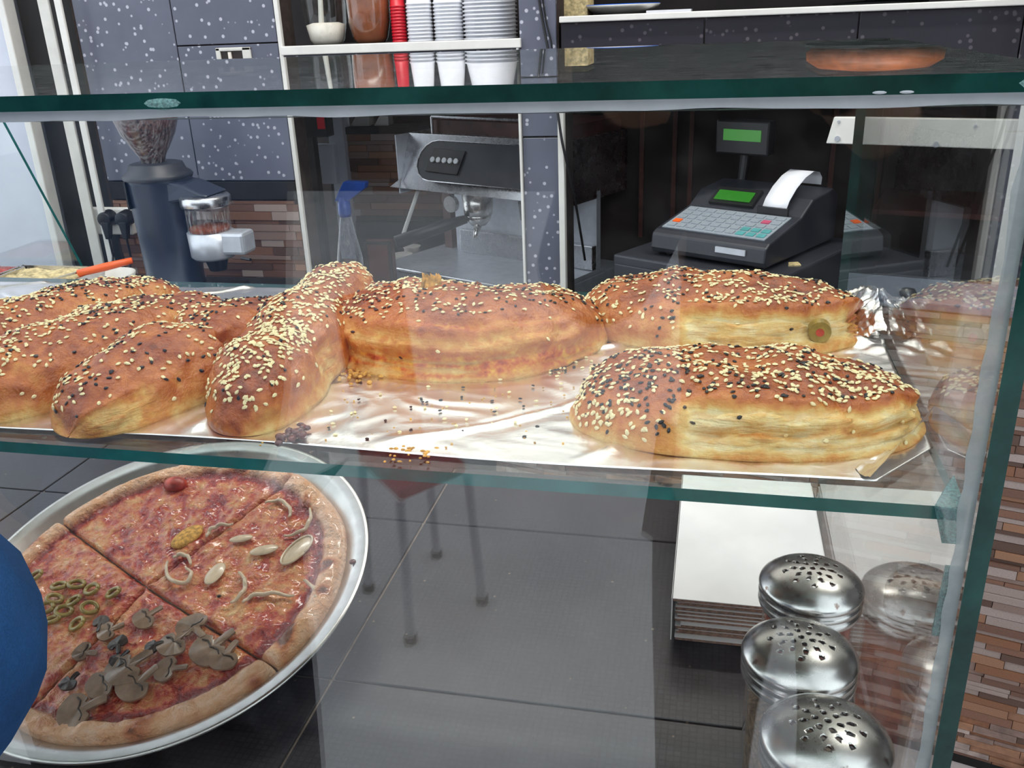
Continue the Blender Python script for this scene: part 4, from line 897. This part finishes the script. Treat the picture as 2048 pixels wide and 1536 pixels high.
# things in the coffee niche
NZ = -.75
q = aY(700, 520, 2.42); t = thing('spray_bottle', (q.x, 2.42, NZ), 'clear spray bottle with a blue trigger head', 'bottle')
zt_ = aY(695, 400, 2.42).z; zn = aY(695, 425, 2.42).z
MB().lathe([(.036, NZ), (.038, NZ+.01), (.038, NZ+.12), (.016, zn-.01), (.014, zn)], 28, (q.x, 2.42, 0)).build('bottle', M['plastic_clear'], t, smooth=True)
MB().lathe([(.0005, NZ+.002), (.034, NZ+.002), (.034, NZ+.085), (.0005, NZ+.085)], 28, (q.x, 2.42, 0), cap=False).build('liquid', M['bluefill'], t, smooth=True)
MB().lathe([(.0005, zn-.012), (.016, zn-.012), (.019, zn+.0), (.017, zt_+.01), (.0005, zt_+.01)], 20, (q.x, 2.42, 0), cap=False).build('collar', M['blue'], t, smooth=True)
a = aY(672, 398, 2.42); b = aY(735, 372, 2.42); MB().prism([(a.x, a.z-.006), (q.x-.015, zt_), (q.x+.02, zt_), (b.x-.005, b.z-.005), (b.x, b.z+.012), (q.x+.01, b.z+.014), (a.x+.012, a.z+.018)], 2.405, 2.437).build('trigger_head', M['blue'], t, bevel=.005)
q0 = aY(728, 482, 2.34); q1 = aY(788, 560, 2.34); t = thing('wooden_tray', ((q0.x+q1.x)/2, 2.355, NZ), 'small dark wooden tray standing upright beside the spray bottle', 'tray')
MB().box(q0.x, q1.x, 2.34, 2.37, NZ, q0.z).build('panel', M['wood'], t, bevel=.002)
MB().box(q0.x, q0.x+.008, 2.332, 2.34, NZ, q0.z).box(q1.x-.008, q1.x, 2.332, 2.34, NZ, q0.z).box(q0.x, q1.x, 2.332, 2.34, q0.z-.008, q0.z).build('raised_rim', M['brownd'], t)
for px, py, r in ((823, 492, .032), (805, 508, .034)):
    q = aY(px, py, 2.80 if py < 500 else 2.70); st = aY(px, py, q.y).z
    t = thing('stack_of_saucers', (q.x, q.y, NZ), 'cream saucer stack beside the coffee machine, %s' % ('taller' if py < 500 else 'shorter'), 'saucers')
    MB().lathe([(r*.6, NZ), (r*.7, NZ+.004), (r*.8, st-.006), (r, st), (r*.9, st), (.0005, st-.004)], 28, (q.x, q.y, 0)).build('saucers', M['creamfood'], t, smooth=True)
# far counter seen through the niche: mosaic front, black top, white tubs, pale pillar, dispenser
FX0 = aY(690, 300, 2.9).x; FX1 = aY(1000, 300, 2.9).x; FZ0 = aY(700, 372, 2.9).z; FZ1 = aY(700, 268, 2.9).z
t = thing('mosaic_bar', ((FX0+FX1)/2, 2.92, FZ0), 'dark topped mosaic bar behind the coffee machine', 'counter'); bb = t.location-Vector((0, 0, H))
MB().box(FX0, FX1, 2.905, 2.99, FZ0-.12, FZ1).build('body', M['grout_dark'], t)
mosaic(t, FX0, FX1, 2.905, FZ0-.1, FZ1, .022, M['mosd']+M['mos'][4:6], rng, .08, .2, base=bb)
MB().box(FX0-.02, FX1, 2.89, 2.99, FZ1, FZ1+.022).build('top', M['blackm'], t)
MB().box(FX0, FX1, 2.895, 2.99, -.75, FZ0-.12).build('plinth', M['blackm'], t)
for px0, px1, lb in ((705, 744, 'left of the gap'), (752, 782, 'right of the gap')):
    a = aY(px0, 255, 2.94).x; b = aY(px1, 255, 2.94).x; zz_ = FZ1+.022
    tag(MB().hexa([(a, 2.92, zz_), (b, 2.92, zz_), (b, 2.97, zz_), (a, 2.97, zz_)], [(a+.02, 2.925, zz_+.03), (b, 2.925, zz_+.038), (b, 2.965, zz_+.038), (a+.02, 2.965, zz_+.03)]).build('paper_packet', M['white'], bevel=.002), 'white packet on the mosaic bar, %s' % lb, 'packet', 'packets on the mosaic bar')
a = aY(660, 300, 2.87).x; b = aY(690, 300, 2.87).x
struct(MB().box(a, b, 2.87, 2.93, -.75, .0).build('trim_10', M['cream']), 'pale post in the coffee niche')
a = aY(636, 300, 2.86); b = aY(690, 366, 2.86); tag(MB().box(a.x, b.x-.02, 2.84, 2.868, b.z, a.z+.02).build('paper_towel_box', M['cream'], bevel=.003), 'pale blue paper dispenser on the niche post', 'dispenser')
a = aY(615, 215, 2.8); b = aY(655, 275, 2.8); t = thing('drinks_dispenser', (a.x+.02, 2.82, b.z), 'dark drinks unit with a red label in the coffee niche', 'drinks dispenser')
MB().box(a.x-.05, b.x, 2.80, 2.86, b.z, a.z+.06).build('body', M['black'], t, bevel=.004); q = aY(632, 228, 2.795); r_ = aY(650, 258, 2.795); MB().box(q.x, r_.x, 2.795, 2.80, r_.z, q.z).build('label', M['red'], t)
MB().box(a.x-.05, aY(628, 300, 2.8).x, 2.80, 2.835, -.75, b.z).build('stand', M['blackm'], t)
# ------------------------------------------------------------------ till (turned 30 degrees)
RA = math.radians(-30); c = aY(1226, 508, 2.02); RZ = -.615
t = thing('cash_drawer', (c.x, 2.02, RZ), 'black metal cash drawer under the till', 'cash drawer', rotz=RA); dh = c.z-RZ
MB().box(0, .40, 0, .42, 0, dh).build('case', M['charcoal'], t, local=True, bevel=.005)
dr = MB().box(.008, .392, -.006, .0, .008, dh-.020).build('drawer_front', M['charcoal'], t, local=True, bevel=.002)
MB().tube([(.2, -.009, dh*.5), (.2, -.004, dh*.5)], .009, 14).build('lock', M['steel_flat'], dr, local=True)
t = thing('till', (c.x, 2.02, RZ+dh), 'dark grey till with paper roll and green displays', 'till', rotz=RA)
w0, w1 = .075, .355; y0 = .045
m = MB().prism([(y0, .008), (y0-.006, .020), (y0-.002, .050), (y0+.012, .058), (y0+.150, .088), (y0+.20, .118), (y0+.30, .128), (y0+.33, .11), (y0+.33, .008)], w0, w1, 'x'); m.build('case', M['charcoal'], t, local=True, bevel=.004)
for x in (w0+.03, w1-.03):
    for y in (y0+.03, y0+.28): MB().tube([(x, y, 0), (x, y, .01)], .010, 10).build('foot', M['black'], t, local=True)
def ks(x, s, d=0): return (w0+x, y0+.016+.128*s-d*.2, .0590+.0282*s+d)
kb = MB(); o4 = [(.012, .04), (.262, .04), (.262, .96), (.012, .96)]; kb.add([ks(x, s, .0) for x, s in o4]+[ks(x, s, .002) for x, s in o4], [(0, 1, 2, 3), (4, 5, 6, 7)]+[(i, (i+1) % 4, 4+(i+1) % 4, 4+i) for i in range(4)])
kbo = kb.build('keyboard', M['keys'], t, local=True)
M['teal'] = plain('teal_key', (90, 160, 160), .4); M['pinkkey'] = plain('pink_key', (200, 90, 120), .4)
for r in range(5):
    for k in range(10):
        mt = 'orange' if (r, k) == (1, 0) else 'pinkkey' if (r, k) == (3, 8) else 'teal' if (r in (0, 1) and k in (7, 8, 9)) else 'keys'
        x = .020+k*.0242; s0 = .10+r*.17; m = MB(); o4 = [(x, s0), (x+.018, s0), (x+.018, s0+.12), (x, s0+.12)]
        m.add([ks(a, b, .0015) for a, b in o4]+[ks(a, b, .0040) for a, b in o4], [(0, 1, 2, 3), (4, 5, 6, 7)]+[(i, (i+1) % 4, 4+(i+1) % 4, 4+i) for i in range(4)]).build('key', M[mt], kbo, local=True)
MB().box(w0+.165, w0+.235, y0-.0085, y0-.004, .030, .042).build('badge', M['steel_flat'], t, local=True)
sc = MB().hexa([(w0+.05, y0+.158, .093), (w0+.16, y0+.158, .093), (w0+.16, y0+.205, .121), (w0+.05, y0+.205, .121)], [(w0+.05, y0+.152, .100), (w0+.16, y0+.152, .100), (w0+.16, y0+.199, .128), (w0+.05, y0+.199, .128)]).build('display', M['black'], t, local=True)
MB().hexa([(w0+.060, y0+.158, .106), (w0+.150, y0+.158, .106), (w0+.150, y0+.186, .1225), (w0+.060, y0+.186, .1225)], [(w0+.060, y0+.157, .107), (w0+.150, y0+.157, .107), (w0+.150, y0+.185, .1235), (w0+.060, y0+.185, .1235)]).build('lit_screen', M['screen'], sc, local=True)
vs = []; P = [(y0+.150, .098), (y0+.165, .118), (y0+.195, .140), (y0+.235, .158), (y0+.275, .166), (y0+.305, .160), (y0+.32, .146), (y0+.318, .130)]; n = len(P)
for y, z in P: vs += [(w0+.185, y, z), (w0+.242, y, z)]
pp = MB().add(vs, [(2*i, 2*i+1, 2*i+3, 2*i+2) for i in range(n-1)]).build('receipt_paper', M['paper'], t, local=True, smooth=True, fix=False); sm = pp.modifiers.new('thickness', 'SOLIDIFY'); sm.thickness = .0006
MB().box(w0+.178, w0+.250, y0+.142, y0+.150, .088, .104).build('tear_bar', M['black'], t, local=True)
MB().tube([(w0+.045, y0+.31, .11), (w0+.045, y0+.33, .23)], .012, 12).build('display_pole', M['black'], t, local=True)
cd = MB().box(w0-.025, w0+.115, y0+.30, y0+.335, .185, .265).build('customer_display', M['black'], t, local=True, bevel=.005)
MB().box(w0-.003, w0+.095, y0+.298, y0+.30, .218, .244).build('lit_screen', M['screen'], cd, local=True)
q = aY(1205, 556, 1.85); d = aY(1225, 545, 1.85)-aY(1180, 568, 1.85); d.z = 0; d.normalize(); t = thing('marker_pen', (q.x, 1.85, RZ), 'black and white marker pen lying before the cash drawer', 'pen')
e0 = Vector((q.x, 1.85, RZ+.008)); MB().tube([e0-d*.01, e0+d*.06], .0075, 12).build('barrel', M['white'], t); MB().tube([e0-d*.055, e0-d*.01], [.006, .0085], 12).build('cap', M['black'], t)
q = aY(1590, 500, 1.95); tag(MB().prism([(q.x-.012, q.y-.012), (q.x+.014, q.y-.008), (q.x+.010, q.y+.016), (q.x-.010, q.y+.012)], RZ+dh, RZ+dh+.003, 'z').build('paper_scrap', M['salad']), 'torn beige paper scrap beside the till', 'paper')
# ------------------------------------------------------------------ neighbouring salad bar on the left
LZ = -.54
sb = thing('salad_bar', (-1.75, 1.66, -.60), 'low steel salad bar ledge on the left worktop', 'counter'); MB().box(-2.3, -1.36, 1.56, 1.80, -.60, LZ).build('ledge', M['steel_flat'], sb, bevel=.003)
a = aY(-30, 180, 1.77); b = aY(166, 531, 1.77)
t = thing('slanted_glass_screen', (b.x, 1.77, LZ), 'slanted green-edged glass screen of the salad bar', 'glass screen')
m = MB(); m.prism([(b.x, b.z-.02), (a.x, a.z), (a.x-.5, a.z), (a.x-.5, b.z-.02)], 1.77, 1.778); m.mi = [0, 0]+[1]*4
m.build('pane', [M['glass'], M['edge_shelf']], t)
MB().box(a.x-.5, b.x+.01, 1.764, 1.79, LZ, b.z-.018).build('base_rail', M['steel_flat'], t)
def pan(px, py, w, label, fill):
    q = aZ(px, py, LZ+.055); t = thing('salad_pan', (q.x, q.y, LZ), label, 'food pan', 'steel salad pans'); x0, x1, y0, y1 = q.x-w/2, q.x+w/2, q.y-.09, q.y+.09
    MB().box(x0, x1, y0, y0+.004, LZ, LZ+.055).box(x0, x1, y1-.004, y1, LZ, LZ+.055).box(x0, x0+.004, y0, y1, LZ, LZ+.055).box(x1-.004, x1, y0, y1, LZ, LZ+.055).box(x0, x1, y0, y1, LZ, LZ+.004).build('pan', M['steel'], t)
    m = MB(); vs = []
    for i in range(13):
        for j in range(13): x = lerp(x0+.005, x1-.005, i/12); y = lerp(y0+.005, y1-.005, j/12); vs.append((x, y, LZ+.048+.012*noise.noise(Vector((x*40, y*40, 1)))))
    m.add(vs, [(i*13+j, (i+1)*13+j, (i+1)*13+j+1, i*13+j+1) for i in range(12) for j in range(12)]).build('salad', M[fill], t, smooth=True, fix=False)
pan(75, 552, .22, 'steel pan of pale salad behind the slanted glass', 'salad')
pan(-70, 552, .17, 'steel pan of red relish at the far left', 'amber')
q = aY(215, 545, 1.70); t = thing('white_bowl', (q.x, 1.70, LZ), 'white bowl under the orange handled tongs', 'bowl')
MB().lathe([(.02, 0), (.03, .002), (.052, .03), (.058, .052), (.055, .052), (.048, .03), (.0005, .008)], 36, (q.x, 1.70, LZ), cap=False).build('bowl', M['offwhite'], t, smooth=True)
bt = LZ+.056
t = thing('serving_knife', (q.x, 1.70, bt), 'steel serving tool with an orange handle lying on the white bowl', 'serving tool')
h0 = Vector((aY(168, 543, 1.69).x, 1.67, bt+.004)); h1 = Vector((aY(248, 526, 1.69).x, 1.72, bt+.022))
MB().tube([h0, h0.lerp(h1, .5), h1], [.008, .009, .007], 10).build('handle', M['orange'], t, smooth=True)
h2 = Vector((aY(95, 562, 1.66).x, 1.64, bt-.012)); MB().hexa([h2+Vector((0, -.01, 0)), h0+Vector((0, -.008, 0)), h0+Vector((0, .008, 0)), h2+Vector((0, .012, 0))], [h2+Vector((0, -.01, .003)), h0+Vector((0, -.008, .004)), h0+Vector((0, .008, .004)), h2+Vector((0, .012, .003))]).build('blade', M['steel'], t)
# ------------------------------------------------------------------ red chair mirrored in the front glass
FZ = -1.39
def mirr(px, py, z): p = aZ(px, py, z); return Vector((p.x, .724-p.y, z))
f1 = mirr(822, 1284, FZ); f2 = mirr(965, 1205, FZ); f3 = mirr(738, 1180, FZ)
f4 = f2+(f3-f1)
t = thing('red_chair', ((f2.x+f3.x)/2, (f2.y+f3.y)/2, FZ), 'red plastic chair with grey metal legs, mirrored in the front glass', 'chair')
ctr = (f1+f2+f3+f4)/4; sz = -1.02; top = []
for f in (f1, f2, f4, f3):
    p = f.lerp(ctr, .12); p.z = sz; top.append(p)
    MB().tube([f, p], .012, 10).build('leg', M['steel_flat'], t); MB().tube([f, f+Vector((0, 0, .02))], .016, 10).build('rubber_foot', M['black'], t)
u = (top[1]-top[0])*.07; 
MB().add([p+Vector((0, 0, 0)) for p in top]+[p+Vector((0, 0, .035)) for p in top], [(3, 2, 1, 0), (4, 5, 6, 7), (0, 1, 5, 4), (1, 2, 6, 5), (2, 3, 7, 6), (3, 0, 4, 7)]).build('seat', M['red'], t, bevel=.012)
bk = [top[2], top[3]]; n_ = (top[2]-top[1]).normalized()*.06
MB().hexa([bk[0], bk[1], bk[1]+n_*.3, bk[0]+n_*.3], [bk[0]+n_+Vector((0, 0, .42)), bk[1]+n_+Vector((0, 0, .42)), bk[1]+n_*1.3+Vector((0, 0, .42)), bk[0]+n_*1.3+Vector((0, 0, .42))]).build('backrest', M['red'], t, bevel=.01)
# ------------------------------------------------------------------ people
def skinned(name, nodes, edges, mat, parent, root=0, lev=2):
    me = bpy.data.meshes.new(name); off = root_of(parent).location-Vector((0, 0, H))
    me.from_pydata([(Vector(n[0])-off)[:] for n in nodes], edges, []); o = bpy.data.objects.new(name, me); S.collection.objects.link(o); o.parent = parent
    me.materials.append(mat); o.modifiers.new('skin', 'SKIN')
    for i, n in enumerate(nodes):
        r = n[1] if isinstance(n[1], tuple) else (n[1], n[1]); me.skin_vertices[0].data[i].radius = r; me.skin_vertices[0].data[i].use_root = (i == root)
    o.modifiers['skin'].use_smooth_shade = True; s = o.modifiers.new('sub', 'SUBSURF'); s.levels = lev; s.render_levels = lev; return o
def person(label, x, y, facing, coat, elbows, hands, hgt=1.72):
    """standing person; facing = +1 towards +Y"""
    t = thing('person', (x, y, FZ), label, 'person'); F = FZ; k = hgt/1.72
    hipz, shz, neck, head = F+.92*k, F+1.40*k, F+1.48*k, F+1.60*k
    N = [((x, y, hipz), (.14, .10)), ((x, y, F+1.15*k), (.13, .10)), ((x, y, shz-.05), (.15, .10)), ((x, y, neck), .055), ((x, y+.01*facing, head-.02), (.072, .085)), ((x, y+.01*facing, head+.07), (.066, .078))]
    E = [(0, 1), (1, 2), (2, 3), (3, 4), (4, 5)]
    CN = [((x, y, hipz-.06), (.17, .13)), ((x, y, F+1.15*k), (.165, .13)), ((x, y, shz-.06), (.17, .12)), ((x, y, neck-.015), .075)]; CE = [(0, 1), (1, 2), (2, 3)]
    for s, el, ha in zip((-1, 1), elbows, hands):
        sh = (x+s*.17, y, shz-.03); i = len(N); N += [(sh, .06), (el, .045), (ha, .028)]; E += [(2, i), (i, i+1), (i+1, i+2)]
        hd = (Vector(ha)-Vector(el)).normalized(); pc = Vector(ha)+hd*.06; N.append((pc, (.034, .018))); E.append((i+2, i+3))
        side = hd.cross(Vector((0, 0, 1))).normalized()
        for q in range(4):
            b = pc+hd*.03+side*(-.027+.018*q); j = len(N); l = (.05, .062, .066, .052)[q]; N += [(b, .0085), (b+hd*l*.5-Vector((0, 0, .012)), .008), (b+hd*l*.75-Vector((0, 0, .035)), .007)]; E += [(i+3, j), (j, j+1), (j+1, j+2)]
        j = len(N); N += [(Vector(ha)+hd*.03-side*.03*s, .010), (Vector(ha)+hd*.065-side*.045*s, .008)]; E += [(i+2, j), (j, j+1)]
        c = len(CN); CN += [(sh, .085), (Vector(sh).lerp(Vector(el), .5), .073), (el, .070), (Vector(el).lerp(Vector(ha), .55), .058), (Vector(el).lerp(Vector(ha), .95), .045)]; CE += [(2, c), (c, c+1), (c+1, c+2), (c+2, c+3), (c+3, c+4)]
    TN_ = [((x, y, hipz+.04), (.165, .125))]; TE = []
    for s in (-1, 1):
        i = len(N); N += [((x+s*.09, y, hipz-.06), .085), ((x+s*.10, y+.01*facing, F+.48), .058), ((x+s*.10, y, F+.09), .040), ((x+s*.105, y+.14*facing, F+.035), (.04, .03))]; E += [(0, i), (i, i+1), (i+1, i+2), (i+2, i+3)]
        c = len(TN_); TN_ += [((x+s*.09, y, hipz-.10), .105), ((x+s*.10, y+.01*facing, F+.48), .078), ((x+s*.10, y, F+.10), .065)]; TE += [(0, c), (c, c+1), (c+1, c+2)]
        MB().ell((x+s*.105, y+.06*facing, F+.045), .05, .14, .045, 16, 10).build('shoe', M['black'], t, smooth=True)
    skinned('body', N, E, M['skin'], t); skinned('coat', CN, CE, coat, t); skinned('trousers', TN_, TE, M['jeans'], t)
    hc = Vector((x, y+.01*facing, head+.03)); MB().ell(hc+Vector((0, -.025*facing, .045)), .088, .098, .090, 20, 12).build('hair', M['hair'], t, smooth=True)
    for s in (-1, 1):
        MB().ell(hc+Vector((s*.030, .075*facing, .0)), .011, .008, .007, 10, 6).build('eye', M['white'], t, smooth=True); MB().ell(hc+Vector((s*.078, .0, -.01)), .010, .018, .028, 10, 8).build('ear', M['skin'], t, smooth=True)
    MB().ell(hc+Vector((0, .092*facing, -.025)), .013, .018, .022, 10, 8).build('nose', M['skin'], t, smooth=True); MB().ell(hc+Vector((0, .078*facing, -.062)), .024, .010, .007, 12, 6).build('mouth', M['amber'], t, smooth=True)
    return t
el = Vector((-.3185, .262, -.233))
person('person in a blue fleece jacket standing at the counter by the pizza', -.60, -.02, 1, M['fleece'], (Vector((-.80, .10, -.28)), el), (Vector((-.70, .26, -.42)), Vector((-.48, .22, -.40))))
person('photographer in a dark coat, mirrored in the front glass', .12, -.34, 1, M['dark_cloth'], (Vector((-.14, -.26, -.30)), Vector((.38, -.26, -.30))), (Vector((-.07, -.12, -.06)), Vector((.12, -.12, -.08))), 1.60)
